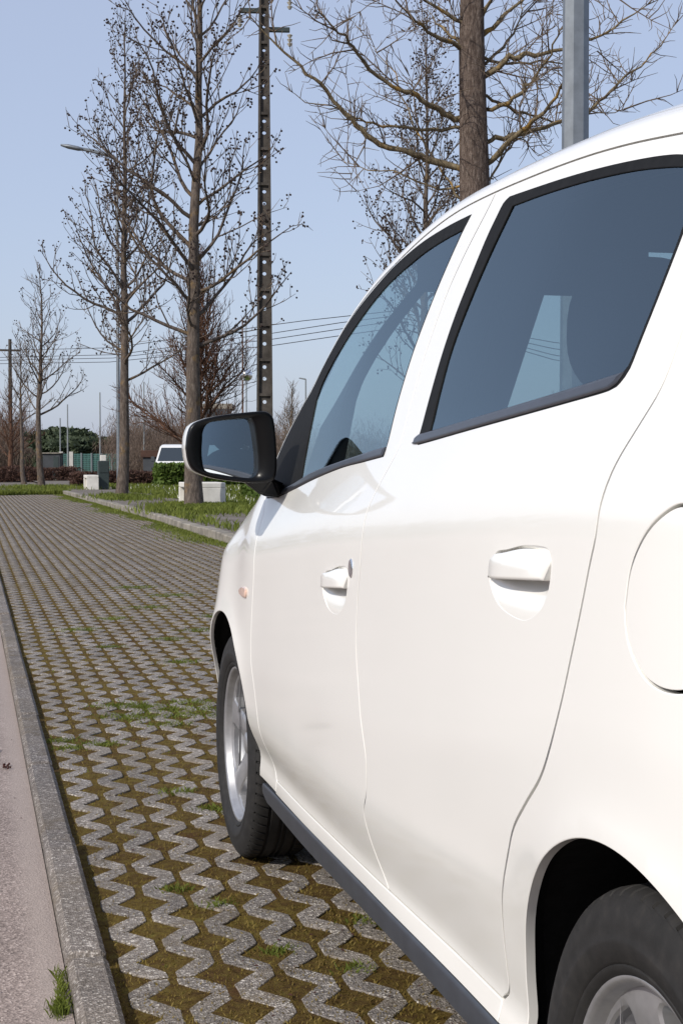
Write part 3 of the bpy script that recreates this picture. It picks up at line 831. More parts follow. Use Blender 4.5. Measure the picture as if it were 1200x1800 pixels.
# ------------------------------------------------------------------ blocks, bin, fence, huts, van
def block(label, x0, x1, y0, y1, h):
    T = empty('concrete_block', ((x0+x1)/2, (y0+y1)/2, .098)); tag(T, label, 'bench', 'white concrete bench blocks')
    w = (x1-x0)/2; l = (y1-y0)/2
    mb = MB(); mb.box(-w, w, -l, l, h-.10, h, .012); mb.build('seat_slab', M['white_block'], T)
    for s in (-1, 1):
        mb = MB(); mb.box(-w, w, *((-l, -l+.14) if s < 0 else (l-.14, l)), 0, h-.101, .006); mb.build('side_slab', M['white_block'], T)
    mb = MB(); mb.box(-w+.10, w-.10, -l+.141, l-.141, 0, h-.102); mb.build('inner_core', M['white_block'], T)
block('white concrete bench block behind the middle tree trunk, left of the mirror foot', 4.15, 4.92, 29.35, 30.5, .50)
block('small white concrete bench block beside the dark bin', 3.72, 4.10, 49.2, 50.6, .47)
T = empty('litter_bin', (4.28, 49.6, .098)); tag(T, 'tall dark grey-green steel bin with a pale dispenser on top', 'bin')
mb = MB(); mb.box(-.17, .17, -.2, .2, 0, .93, .01); mb.build('cabinet', M['bin'], T)
mb = MB(); mb.box(-.09, .09, -.09, .09, .93, 1.12, .01); mb.build('dispenser', M['white_block'], T)
mb = MB(); mb.box(-.14, .14, -.215, -.201, .55, .72, .003); mb.build('slot_plate', M['bin'], T)
# teal fence
x0, y0 = bspot(108, 92); x1, y1 = bspot(214, 92)
T = empty('mesh_fence', (x0, y0, 0)); tag(T, 'teal mesh fence with pale posts behind the low brown hedge', 'fence')
L_ = math.hypot(x1-x0, y1-y0); ux, uy = (x1-x0)/L_, (y1-y0)/L_
for k in range(int(L_/.62)+1):
    t = k*.62; wpx = .045 if k not in (0, 1) else .11
    mb = MB(); mb.box(t*ux-wpx, t*ux+wpx, t*uy-.05, t*uy+.05, 0, 1.52 if k > 1 else 1.6); mb.build('post', M['steel_dark'] if k > 1 else M['white_block'], T)
mb = MB(); t = 0
while t < L_: mb.box(t*ux-.022, t*ux+.022, t*uy+.02, t*uy+.03, .05, 1.48); t += .085
for zz in np.arange(.1, 1.5, .12): mb.tube([(0, .025, zz), (ux*L_, uy*L_+.025, zz)], .012, 4)
o = mb.build('mesh_panel', M['pane_teal'], T); o['kind'] = 'stuff'
x, y = bspot(94, 90)
T = empty('shed', (x, y, 0), rad(-12)); tag(T, 'low dark grey shed with a pale flat roof left of the teal fence', 'shed')
mb = MB(); mb.box(-.5, .5, -.6, .6, 0, 1.46, .01); mb.build('wall', M['shed'], T)
mb = MB(); mb.box(-.58, .60, -.7, .7, 1.46, 1.53, .01); mb.build('roof', M['kerb_pale'], T)
mb = MB(); mb.box(.12, .42, -.62, -.601, .0, 1.3, .005); mb.build('door', M['bin'], T)
x, y = bspot(386, 72)
T = empty('flat_roof_hut', (x, y, 0), rad(-13)); tag(T, 'dark hut with a pale flat roof showing above the mirror', 'hut')
mb = MB(); mb.box(-.62, .60, -1, 1, 0, 3.15, .01); mb.build('wall', M['white_block'], T)
mb = MB(); mb.box(-.62, .62, -1.3, -1.001, 2.75, 3.45, .01); mb.build('fascia', M['shed'], T)
mb = MB(); mb.box(-.72, .70, -1.3, 1.1, 3.46, 3.72, .02); mb.build('roof', M['kerb_pale'], T)
x, y = bspot(266, 74)
T = empty('brown_kiosk', (x, y, 0), rad(-12)); tag(T, 'small red-brown kiosk left of the white van', 'kiosk')
mb = MB(); mb.box(-.35, .5, -.4, .4, 0, 1.2, .01); mb.build('wall', M['shed'], T)
mb = MB(); mb.box(-.45, .62, -.5, .5, 1.2, 1.55, .02); mb.build('roof', M['heath'], T)

# white van facing the car park
x, y = bspot(316, 60)
T = empty('parked_van', (x, y, -.02), rad(-10)); tag(T, 'white van parked behind the green hedge, facing the camera', 'van')
prof = [(-2.0, .35), (-2.05, .62), (-1.98, .84), (-1.62, .98), (-.98, 1.60), (-.75, 1.68), (.6, 1.72), (2.2, 1.68), (2.25, .9), (2.25, .35)]
def vw(z): return float(np.interp(z, [.3, .6, 1.0, 1.6, 1.72], [.84, .88, .87, .72, .62]))
V = [(sg*vw(zz), yy, zz) for sg in (-1, 1) for yy, zz in prof]; n = len(prof)
F = [tuple(range(n)), tuple(range(2*n-1, n-1, -1))] + [(i, n+i, n+(i+1) % n, (i+1) % n) for i in range(n)]
mk('body', V, F, M['van'], T)
def vq(y0, z0, y1, z1, m0, off=.012):
    w0, w1 = vw(z0)-m0, vw(z1)-m0; nn = np.array([0, -(z1-z0), (y1-y0)]); nn = nn/np.linalg.norm(nn)*off
    return [(-w0, y0+nn[1], z0+nn[2]), (w0, y0+nn[1], z0+nn[2]), (w1, y1+nn[1], z1+nn[2]), (-w1, y1+nn[1], z1+nn[2])]
mk('windscreen', vq(-1.56, 1.04, -1.02, 1.56, .07), [(0, 1, 2, 3)], M['vanglass'], T)
mb = MB(); mb.box(-.35, .35, -2.07, -2.03, .60, .74, .01); mb.build('grille', M['shed'], T)
for s in (-1, 1):
    mb = MB(); mb.box(s*.68-.14, s*.68+.14, -2.065, -2.0, .66, .82, .02); mb.build('headlight', M['lens'], T)
    mb = MB(); mb.box(s*.98-.07, s*.98+.07, -1.35, -1.22, 1.02, 1.22, .02); mb.build('door_mirror', M['shed'], T)
    mk('side_window', [(s*(vw(1.05)+.004), -1.35, 1.05), (s*(vw(1.05)+.004), 1.9, 1.05), (s*(vw(1.55)+.004), 1.9, 1.55), (s*(vw(1.55)+.004), -.9, 1.55)], [(0, 1, 2, 3)], M['vanglass'], T)
    for yy in (-1.3, 1.4):
        mb = MB(); mb.lathe([(0, -.1), (.2, -.1), (.31, -.09), (.32, 0), (.31, .09), (.2, .1), (0, .1)], 20, (s*.78, yy, .32), 'x'); mb.build('wheel', M['tyre'], T, True)
mb = MB(); mb.box(-.84, .84, -2.10, -1.95, .32, .50, .03); mb.build('bumper', M['shed'], T)

# ------------------------------------------------------------------ car body surface tables
XC, YR = 1.45925, 1.40112
# ---- car side surface: half width W(s,z); s metres ahead of the rear axle
S0,S1,DS=-0.70,3.30,0.01
Z0,Z1,DZ=0.05,1.70,0.005
def cs(x,xs,ys):            # smooth interpolation (pchip-like by fine linear + blur later)
    return np.interp(x,xs,ys)
def gauss(a,sig,axis):
    n=int(3*sig)+1; k=np.exp(-.5*(np.arange(-n,n+1)/sig)**2); k/=k.sum()
    pad=[(0,0),(0,0)]; pad[axis]=(n,n)
    b=np.pad(a,pad,mode='edge')
    if axis==0:  # keep slope at ends: use reflect-odd
        b=np.pad(a,pad,mode='reflect',reflect_type='odd')
    else:
        b=np.pad(a,pad,mode='reflect',reflect_type='odd')
    out=np.zeros_like(a)
    for i,w in enumerate(k):
        out+= w*(b[i:i+a.shape[0],:] if axis==0 else b[:,i:i+a.shape[1]])
    return out
def zbelt(s): return np.interp(s,[-.7,-.4,0,.26,.39,.99,1.18,1.46,1.66,1.82,2.0,2.15,2.3,2.6,2.9,3.3],[1.16,1.15,1.125,1.109,1.097,1.05,1.032,1.009,.984,.957,.93,.915,.895,.85,.78,.66])
def zchar(s): return np.interp(s,[-.7,.19,1.33,1.99,2.45,2.75,3.3],[.99,.962,.872,.80,.765,.73,.64])
def zcrease(s): return np.interp(s,[-.7,0,.35,1.04,2.0,3.3],[.60,.60,.53,.43,.40,.39])
def wplan(s): return np.interp(s,[-.7,-.58,-.45,-.3,-.1,.35,1.0,1.6,2.0,2.3,2.45,2.6,2.75,2.9,3.05,3.3],[.60,.70,.775,.812,.832,.829,.823,.822,.820,.824,.830,.833,.805,.74,.63,.35])
def wtop(s): return np.interp(s,[-.7,-.3,0,.5,1.0,1.5,1.9,2.2,2.6,3.3],[.48,.565,.60,.628,.635,.634,.622,.575,.48,.3])   # at z=1.45
def wbelt(s): return wplan(s)-np.interp(s,[-.7,0,1.8,2.0,2.2,2.45,2.75,3.3],[.075,.062,.062,.058,.040,.066,.10,.13])
def build():
    ss=np.arange(S0,S1+1e-9,DS); zz=np.arange(Z0,Z1+1e-9,DZ)
    T=np.zeros((len(ss),len(zz)))
    for i,s in enumerate(ss):
        wp=float(wplan(s)); zb=float(zbelt(s)); zk=float(zchar(s)); zc=float(zcrease(s)); wb=float(wbelt(s)); wt=float(wtop(s))
        fr=float(np.interp(s,[1.75,2.1],[1,0]))*float(np.interp(s,[.25,.4],[0,1]))
        nz=float(np.interp(s,[2.15,2.35,2.9],[0,.020,.025]))
        rq=float(np.interp(s,[.15,.30,.6,1.0],[.5,1,1,0]))*.012
        lo=float(np.interp(s,[1.6,2.1],[0,.006]))
        zs=[.05,.20,.285,.325,zc-.03,zc,zc+.14,zk,zk+.05,zb,1.45,1.70]
        sl=(wt-wb)/(1.45-zb)
        ws=[wp-.06-lo,wp-.034-lo,wp-.021-lo*1.2-rq*.7,wp-.030*1-lo-rq,fr*(wp-.010-lo*.4)+(1-fr)*(wp-.004-.028*.03/(zc-.325)-rq*.6),wp-.004-rq*.5,wp,wp-.005-nz,wp-.014-nz,wb,wt,wt+sl*.25]
        if s>2.25:
            k=min(1,(s-2.25)/.2)
            ws[-2]=ws[-2]*(1-k)+(wb-.45)*k; ws[-1]=ws[-1]*(1-k)+(wb-.7)*k
        o=np.argsort(zs)
        T[i]=np.interp(zz,np.array(zs)[o],np.array(ws)[o])
    # wheel-arch flares
    S,Z=np.meshgrid(ss,zz,indexing='ij')
    T=gauss(T,2.6,1)
    T=gauss(T,7.0,0)
    for c in (0.0,2.45):
        d=np.hypot(S-c,Z-.285)-.35
        T+= .008*np.exp(-np.clip(d,0,1)/.03)*np.clip((Z-.42)/.15,0,1)*(Z<.75)
    T=gauss(T,1.2,1); T=gauss(T,1.5,0)
    gs=np.gradient(T,DS,axis=0); gz=np.gradient(T,DZ,axis=1)
    return T,gs,gz
TW,TGS,TGZ=build()
def _bil(T,s,z):
    a=np.clip((np.asarray(s,float)-S0)/DS,0,T.shape[0]-1.001); b=np.clip((np.asarray(z,float)-Z0)/DZ,0,T.shape[1]-1.001)
    i=a.astype(int); j=b.astype(int); a=a-i; b=b-j
    return (T[i,j]*(1-a)+T[i+1,j]*a)*(1-b)+(T[i,j+1]*(1-a)+T[i+1,j+1]*a)*b
def Wsz(s,z): return _bil(TW,s,z)

ES=[-.62,-.45,-.3,-.1,.1,.255,.382,.524,.692,.884,1.052,1.15,1.285,1.43,1.557,1.678,1.774,1.87,2.019,2.1,2.18,2.25,2.32,2.4,2.6,2.9,3.2]
EZ=[1.16,1.25,1.315,1.362,1.393,1.412,1.428,1.440,1.449,1.455,1.456,1.452,1.437,1.410,1.384,1.353,1.316,1.268,1.186,1.137,1.072,1.01,.96,.932,.885,.80,.68]
CS=[-.62,-.45,-.3,0,.4,.8,1.1,1.4,1.55,1.7,1.9,2.1,2.3,2.42,2.5,2.7,2.9,3.05,3.2]
CZ=[1.23,1.37,1.44,1.50,1.53,1.538,1.533,1.513,1.482,1.425,1.325,1.20,1.065,.99,.965,.93,.87,.80,.70]
_g=np.arange(-.70,3.30,.01)
def _sm(a,n):
    k=np.exp(-.5*(np.arange(-3*n,3*n+1)/n)**2);k/=k.sum()
    return np.convolve(np.pad(a,3*n,mode='reflect',reflect_type='odd'),k,'valid')
_EZ=_sm(np.interp(_g,ES,EZ),5); _CZ=_sm(np.interp(_g,CS,CZ),6)
def Ez(s): return np.interp(s,_g,_EZ)
def Cz(s): return np.interp(s,_g,_CZ)
P1W=lambda s: np.interp(s,[1.0,1.6,2.1,2.35],[.012,.012,.010,.03])
P1Z=lambda s: np.interp(s,[0,1.0,1.55,1.85,2.15,2.35],[.085,.069,.082,.070,.018,.02])
def top(s,t):
    """top surface: t 0 at the roof/pillar/hood seam, 1 at the centre line -> (w,z)"""
    ze=Ez(s); zc=Cz(s); we=Wsz(s,ze)
    p1=(we-P1W(s),ze+P1Z(s)); p2=(we*.55,zc+.0); p3=(0,zc)
    a=(1-t)**3;b=3*t*(1-t)**2;c=3*t*t*(1-t);d=t**3
    return a*we+b*p1[0]+c*p2[0]+d*0, a*ze+b*p1[1]+c*p2[1]+d*zc

# ------------------------------------------------------------------ the white car
CAR = empty('parked_car', (XC, YR, 0)); tag(CAR, 'white five-door hatchback parked on the pavers, seen from its left rear', 'car')

def crv(P, step=.010):
    """Catmull-Rom through the points, resampled"""
    P = np.asarray(P, float); n = len(P); out = []
    for i in range(n-1):
        p0 = P[i-1] if i > 0 else 2*P[0]-P[1]; p1 = P[i]; p2 = P[i+1]; p3 = P[i+2] if i+2 < n else 2*P[-1]-P[-2]
        L = np.linalg.norm(p2-p1); k = max(1, int(round(L/step)))
        for t in np.arange(k)/k:
            out.append(.5*((2*p1) + (p2-p0)*t + (2*p0-5*p1+4*p2-p3)*t*t + (3*p1-p0-3*p2+p3)*t**3))
    out.append(P[-1]); return np.array(out)
def lin(P, step=.010):
    P = np.asarray(P, float); out = []
    for a, b in zip(P[:-1], P[1:]):
        k = max(1, int(round(np.linalg.norm(b-a)/step)))
        for t in np.arange(k)/k: out.append(a + (b-a)*t)
    out.append(P[-1]); return np.array(out)
def ecurve(s0, s1, dz=0.): 
    s = np.linspace(s0, s1, max(3, int(abs(s1-s0)/.012))); return np.stack([s, Ez(s)+dz], 1)
def join(*cs):
    P = np.vstack(cs); keep = [0]
    for i in range(1, len(P)):
        if np.linalg.norm(P[i]-P[keep[-1]]) > .0015: keep.append(i)
    if np.linalg.norm(P[keep[-1]]-P[0]) < .0015: keep.pop()
    P = P[keep]
    A = .5*np.sum(P[:, 0]*np.roll(P[:, 1], -1) - np.roll(P[:, 0], -1)*P[:, 1])
    return P if A > 0 else P[::-1].copy()
def pnorm(P):
    """inward normals of a CCW polygon"""
    d1 = P - np.roll(P, 1, 0); d2 = np.roll(P, -1, 0) - P
    d1 /= np.linalg.norm(d1, axis=1)[:, None]; d2 /= np.linalg.norm(d2, axis=1)[:, None]
    n1 = np.stack([-d1[:, 1], d1[:, 0]], 1); n2 = np.stack([-d2[:, 1], d2[:, 0]], 1)
    n = n1+n2; l = np.linalg.norm(n, axis=1)[:, None]; n = n/np.maximum(l, .3)
    c = np.clip(np.sum(n*n1, 1), .5, 1)[:, None]
    return n/c
def inset(P, d): return P + pnorm(P)*d
def inside(P, Q):
    x, y = Q[:, 0], Q[:, 1]; r_ = np.zeros(len(Q), bool); x1, y1 = P[:, 0], P[:, 1]; x2, y2 = np.roll(x1, -1), np.roll(y1, -1)
    for a, b, c, d in zip(x1, y1, x2, y2):
        if b == d: continue
        m_ = ((b > y) != (d > y)); r_ ^= m_ & (x < (c-a)*(y-b)/(d-b) + a)
    return r_
def cdt(rings, step, jit=None):
    """triangulate rings[0] minus rings[1:], adding an interior lattice"""
    allp = np.vstack(rings); lo, hi = rings[0].min(0), rings[0].max(0)
    gx, gy = np.meshgrid(np.arange(lo[0], hi[0], step), np.arange(lo[1], hi[1], step*.9)); gx[1::2] += step/2
    G = np.stack([gx.ravel(), gy.ravel()], 1)
    k = inside(rings[0], G)
    for h in rings[1:]: k &= ~inside(h, G)
    G = G[k]
    if len(G):
        md = np.full(len(G), 9.)
        for i in range(0, len(allp), 200):
            md = np.minimum(md, np.sqrt(((G[:, None, :]-allp[None, i:i+200])**2).sum(2)).min(1))
        G = G[md > step*.55]
    edges = []; b = 0
    for R_ in rings:
        n = len(R_); edges += [(b+i, b+(i+1) % n) for i in range(n)]; b += n
    pts = np.vstack([allp, G]) if len(G) else allp
    v, e, f, *_ = delaunay_2d_cdt([Vector(p) for p in pts], edges, [], 0, 1e-7)
    v = np.array([tuple(p) for p in v]); f = np.array([t for t in f if len(t) == 3])
    c = v[f].mean(1); k = inside(rings[0], c)
    for h in rings[1:]: k &= ~inside(h, c)
    return v, f[k]
def surfN(s, z, off=None):
    h = .003
    gs, gz = _bil(TGS, s, z), _bil(TGZ, s, z)
    if off is not None:
        gs = gs + (off(s+h, z)-off(s-h, z))/(2*h); gz = gz + (off(s, z+h)-off(s, z-h))/(2*h)
    n = np.stack([-np.ones_like(gs), -gs, -gz], 1); return n/np.linalg.norm(n, axis=1)[:, None]
def panel(name, outer, holes, parent, mat, sg=-1, off=0., lip=.003, flange=.018, step=.022, offf=None, gap=.0018, hgap=None):
    """a body panel: outline in (s, z) laid on the side surface, rounded lip and a real return flange"""
    O = inset(outer, gap) if gap else outer
    hgap = gap if hgap is None else hgap; Hs = [inset(h, -hgap) if hgap else h for h in holes]
    of = (lambda s, z: off + (offf(s, z) if offf else 0*s))
    rings_o = [O] + Hs
    rings_i = [inset(O, lip)] + [inset(h, -lip) for h in Hs]
    v, f = cdt(rings_i, step)
    V = []; N = []; F = []
    def P3(q, d=0.): return np.stack([-(Wsz(q[:, 0], q[:, 1]) + of(q[:, 0], q[:, 1]) - d), q[:, 0], q[:, 1]], 1)
    V.append(P3(v)); N.append(surfN(v[:, 0], v[:, 1], of if offf else None)); F += [tuple(t) for t in f.tolist()]
    base = len(v)
    key = {tuple(np.round(p, 6)): i for i, p in enumerate(v)}
    if lip > 0:
        for k, (ro, ri) in enumerate(zip(rings_o, rings_i)):
            n = len(ro); nn = surfN(ro[:, 0], ro[:, 1]); pn = pnorm(ro)*(-1 if k == 0 else 1)
            out = np.stack([np.zeros(n), pn[:, 0], pn[:, 1]], 1); out /= np.linalg.norm(out, axis=1)[:, None]
            mid = nn+out; mid /= np.linalg.norm(mid, axis=1)[:, None]
            a = [key.get(tuple(np.round(p, 6))) for p in ri]
            if any(x is None for x in a):
                dd = ((v[None]-ri[:, None])**2).sum(2); a = dd.argmin(1).tolist()
            V += [P3(ro, lip*.8), P3(ro, lip*.8), P3(ro, flange)]; N += [mid, out, out]
            b1, b2, b3 = base, base+n, base+2*n; base += 3*n
            for i in range(n):
                j = (i+1) % n
                q1 = (a[i], b1+i, b1+j, a[j]); q2 = (b2+i, b3+i, b3+j, b2+j)
                if k: q1, q2 = q1, q2
                F += ([q1, q2] if k == 0 else [q1, q2])
    V = np.vstack(V); N = np.vstack(N)
    # orient faces to match the normals
    FF = []
    for t in F:
        p = V[list(t)]; g = np.cross(p[1]-p[0], p[2]-p[0]); m_ = N[list(t)].mean(0)
        FF.append(t if g @ m_ >= 0 else t[::-1])
    if sg > 0:
        V = V*[-1, 1, 1]; N = N*[-1, 1, 1]; FF = [t[::-1] for t in FF]
    return mk(name, V, FF, mat, parent, normals=N)

def grid(name, fn, us, vs, mat, parent, sg=0, flip=False, smooth=True):
    """grid surface fn(u, v) -> xyz arrays; analytic normals by differences"""
    U, Vv = np.meshgrid(us, vs, indexing='ij'); P = fn(U, Vv); e = 1e-3
    du = fn(U+e, Vv)-fn(U-e, Vv); dv = fn(U, Vv+e)-fn(U, Vv-e); N = np.cross(du, dv)
    N /= (np.linalg.norm(N, axis=2)[..., None]+1e-12)
    if flip: N = -N
    nu, nv = U.shape; F = []
    for i in range(nu-1):
        for j in range(nv-1):
            q = (i*nv+j, (i+1)*nv+j, (i+1)*nv+j+1, i*nv+j+1); F.append(q[::-1] if flip else q)
    return mk(name, P.reshape(-1, 3), F, mat, parent, normals=N.reshape(-1, 3))

# ---- shut lines and openings in (s, z)
FS = crv([(2.135, .925), (2.09, .89), (2.060, .845), (2.046, .797), (2.044, .757), (2.052, .701), (2.062, .62), (2.057, .554), (2.030, .507), (2.000, .445), (1.972, .385), (1.938, .335), (1.90, .302)])
BS = crv([(.905, float(Ez(.905))), (.924, 1.425), (.975, 1.36), (1.010, 1.295), (1.029, 1.197), (1.022, 1.107), (1.012, 1.041), (1.030, .985), (1.043, .934), (1.047, .897), (1.054, .844), (1.068, .788), (1.074, .720), (1.068, .681), (1.054, .642), (1.040, .60), (1.018, .557), (1.005, .524), (1.010, .470), (1.034, .430), (1.026, .386), (1.000, .346), (.955, .316)])
RS_ = crv([(.165, float(Ez(.165))), (.115, 1.372), (.06, 1.31), (.028, 1.235), (.012, 1.165), (-.001, 1.124), (-.003, 1.094), (.008, 1.066), (.036, 1.010), (.049, .978), (.056, .943), (.070, .912), (.091, .862), (.116, .807), (.142, .752), (.172, .700), (.205, .659), (.258, .617), (.303, .579), (.330, .541), (.355, .501), (.376, .459), (.391, .41), (.400, .364), (.406, .340), (.432, .320)])
DBF = lin([(1.90, .302), (.955, .316)]); DBR = lin([(.955, .316), (.432, .320)])
AP = crv([(2.175, float(Ez(2.175))), (2.205, 1.030), (2.200, .985), (2.170, .948), (2.135, .925)])
front_door = join(FS, DBF, BS[::-1], ecurve(.905, 2.175), AP)
rear_door = join(BS, DBR, RS_[::-1], ecurve(.165, .905))
fw_bot = crv([(1.098, 1.031), (1.234, 1.022), (1.412, 1.010), (1.669, .984), (1.90, .956), (2.03, .940), (2.125, .935)])
fw_frt = crv([(2.125, .935), (2.168, .958), (2.188, .995), (2.178, 1.045), (2.129, 1.098), (2.060, 1.150), (2.003, 1.181), (1.916, 1.236), (1.868, 1.260), (1.774, 1.306), (1.678, 1.342), (1.557, 1.374), (1.431, 1.402), (1.285, 1.422), (1.136, 1.430), (1.008, 1.431)])
fw_rear = crv([(1.008, 1.431), (1.030, 1.405), (1.065, 1.345), (1.091, 1.289), (1.112, 1.225), (1.119, 1.170), (1.117, 1.110), (1.098, 1.031)])
fwin = join(fw_bot, fw_frt, fw_rear)
fg_in = join(crv([(1.104, 1.045), (1.178, 1.041), (1.43, 1.020), (1.703, .996), (1.815, .982)]), crv([(1.815, .982), (1.845, 1.035), (1.870, 1.098), (1.893, 1.158)]), crv([(1.893, 1.158), (1.875, 1.192), (1.813, 1.234), (1.755, 1.262), (1.705, 1.285), (1.575, 1.332), (1.441, 1.368), (1.274, 1.395), (1.154, 1.405), (1.034, 1.409)]),
            crv([(1.034, 1.409), (1.069, 1.345), (1.095, 1.289), (1.116, 1.225), (1.123, 1.170), (1.121, 1.110), (1.104, 1.045)]))
rw_top = crv([(.178, 1.360), (.223, 1.376), (.289, 1.388), (.389, 1.400), (.498, 1.410), (.623, 1.419), (.765, 1.427), (.826, 1.430)])
rw_frt = crv([(.826, 1.430), (.845, 1.424), (.856, 1.408), (.876, 1.372), (.897, 1.310), (.914, 1.251), (.919, 1.189), (.912, 1.120), (.899, 1.052)])
rw_bot = crv([(.899, 1.052), (.886, 1.0495), (.60, 1.069), (.254, 1.092), (.135, 1.101), (.113, 1.108)])
rw_rear = crv([(.113, 1.108), (.104, 1.121), (.109, 1.152), (.121, 1.225), (.133, 1.285), (.152, 1.332), (.178, 1.360)])
rwin = join(rw_top, rw_frt, rw_bot, rw_rear)
rg_in = join(crv([(.184, 1.350), (.215, 1.361), (.342, 1.381), (.486, 1.395), (.655, 1.406), (.795, 1.411)]), crv([(.795, 1.411), (.838, 1.330), (.868, 1.246), (.876, 1.190), (.866, 1.130), (.845, 1.066)]),
            crv([(.845, 1.066), (.60, 1.083), (.271, 1.105), (.125, 1.116)]), crv([(.125, 1.116), (.113, 1.126), (.116, 1.152), (.128, 1.225), (.140, 1.282), (.158, 1.324), (.184, 1.350)]))
def arch(c, zc, r_, a0, a1, n=60): a = np.radians(np.linspace(a0, a1, n)); return np.stack([c+r_*np.cos(a), zc+r_*np.sin(a)], 1)
fender = join(FS[::-1], AP[::-1], ecurve(2.175, 2.84), lin([(2.84, float(Ez(2.84))), (2.84, .22), (2.788, .22)]), arch(2.45, .285, .345, -11, 181, 90), lin([(2.105, .270), (1.905, .272), (1.90, .302)]))
sill = join(lin([(1.905, .270), (1.90, .302)]), lin([(1.90, .302), (.955, .316), (.432, .320)]), lin([(.432, .320), (.432, .288)]), lin([(.432, .288), (1.1, .284), (1.905, .270)]))
quarter = join(RS_, lin([(.432, .320), (.432, .288), (.3385, .288)]), arch(0.0, .290, .338, 2.5, 192, 90), lin([(-.333, .215), (-.42, .215), (-.42, float(Ez(-.42)))]), ecurve(-.42, .165))
skirt = join(crv([(2.07, .262), (1.80, .270), (1.554, .277), (1.1, .284), (.43, .288), (.36, .288)], .02), crv([(.36, .288), (.345, .262), (.36, .243)]), crv([(.36, .243), (.609, .242), (.933, .240), (1.312, .229), (1.738, .221), (2.03, .218)], .02), crv([(2.03, .218), (2.075, .236), (2.07, .262)]))
fuel = join(crv([(-.021, .876), (-.031, .914), (-.054, .944), (-.085, .966), (-.124, .980), (-.165, .975), (-.197, .950), (-.213, .910), (-.208, .868), (-.186, .832), (-.150, .812), (-.110, .806), (-.074, .811), (-.047, .826), (-.028, .848), (-.021, .876)], .006))
def handle_set(s1, s0, zt1, zt0, zb1, zb0, zlow):
    """handle outline (front s1 .. rear s0) and the finger bowl below it"""
    hd = join(crv([(s1+.002, zb1), (s1-.004, (zb1+zt1)/2), (s1-.010, zt1-.012), (s1-.024, zt1-.002), (s1-.06, zt1+.003), (s1-.12, (zt1+zt0)/2+.005), (s0+.012, zt0), (s0, zt0-.005), (s0-.004, zt0-.014), (s0+.008, zb0)], .004), lin([(s0+.008, zb0), (s1+.002, zb1)], .006))
    bowl = join(crv([(s1+.004, zb1-.002), (s1-.004, (zb1+zt1)/2), (s1-.008, zt1-.010), (s1-.022, zt1+.001), (s1-.06, zt1+.006), (s1-.12, (zt1+zt0)/2+.008), (s0+.012, zt0+.003), (s0-.002, zt0-.005), (s0-.006, zt0-.016), (s0+.002, zb0-.010), (s0+.025, zb0-.034), (s0+.065, zlow), (s0+.105, zlow-.002), (s1-.042, zb1-.032), (s1-.012, zb1-.018), (s1+.004, zb1-.002)], .005))
    return hd, bowl
RH, RB = handle_set(.384, .184, .908, .920, .873, .885, .836)
FH, FB = handle_set(1.330, 1.146, .816, .833, .784, .797, .748)
def bowl_off(P):
    c = P.mean(0); a = (P[:, 0].max()-P[:, 0].min())/2; b = (P[:, 1].max()-P[:, 1].min())/2
    return lambda s, z: -.015*np.clip(1.02-np.abs((s-c[0])/a)**3, 0, 1)*np.clip((z-c[1]+b)/(b*.95), 0, 1)**2.0*np.clip((c[1]+b*.98-z)/.018, 0, 1)
def hand_off(P):
    s0, s1 = P[:, 0].min(), P[:, 0].max(); z1 = P[:, 1].max(); z0 = P[:, 1].min()
    return lambda s, z: .003 + .009*np.clip(1-np.abs((s-(s0+s1)/2)/((s1-s0)/2))**4, 0, 1)*np.clip((z1-z)/.02, 0, 1)
def dark_back(name, poly, parent, sg, d, mat, step=.05): return panel(name, poly, [], parent, M[mat], sg, off=-d, lip=0, gap=0, step=step)

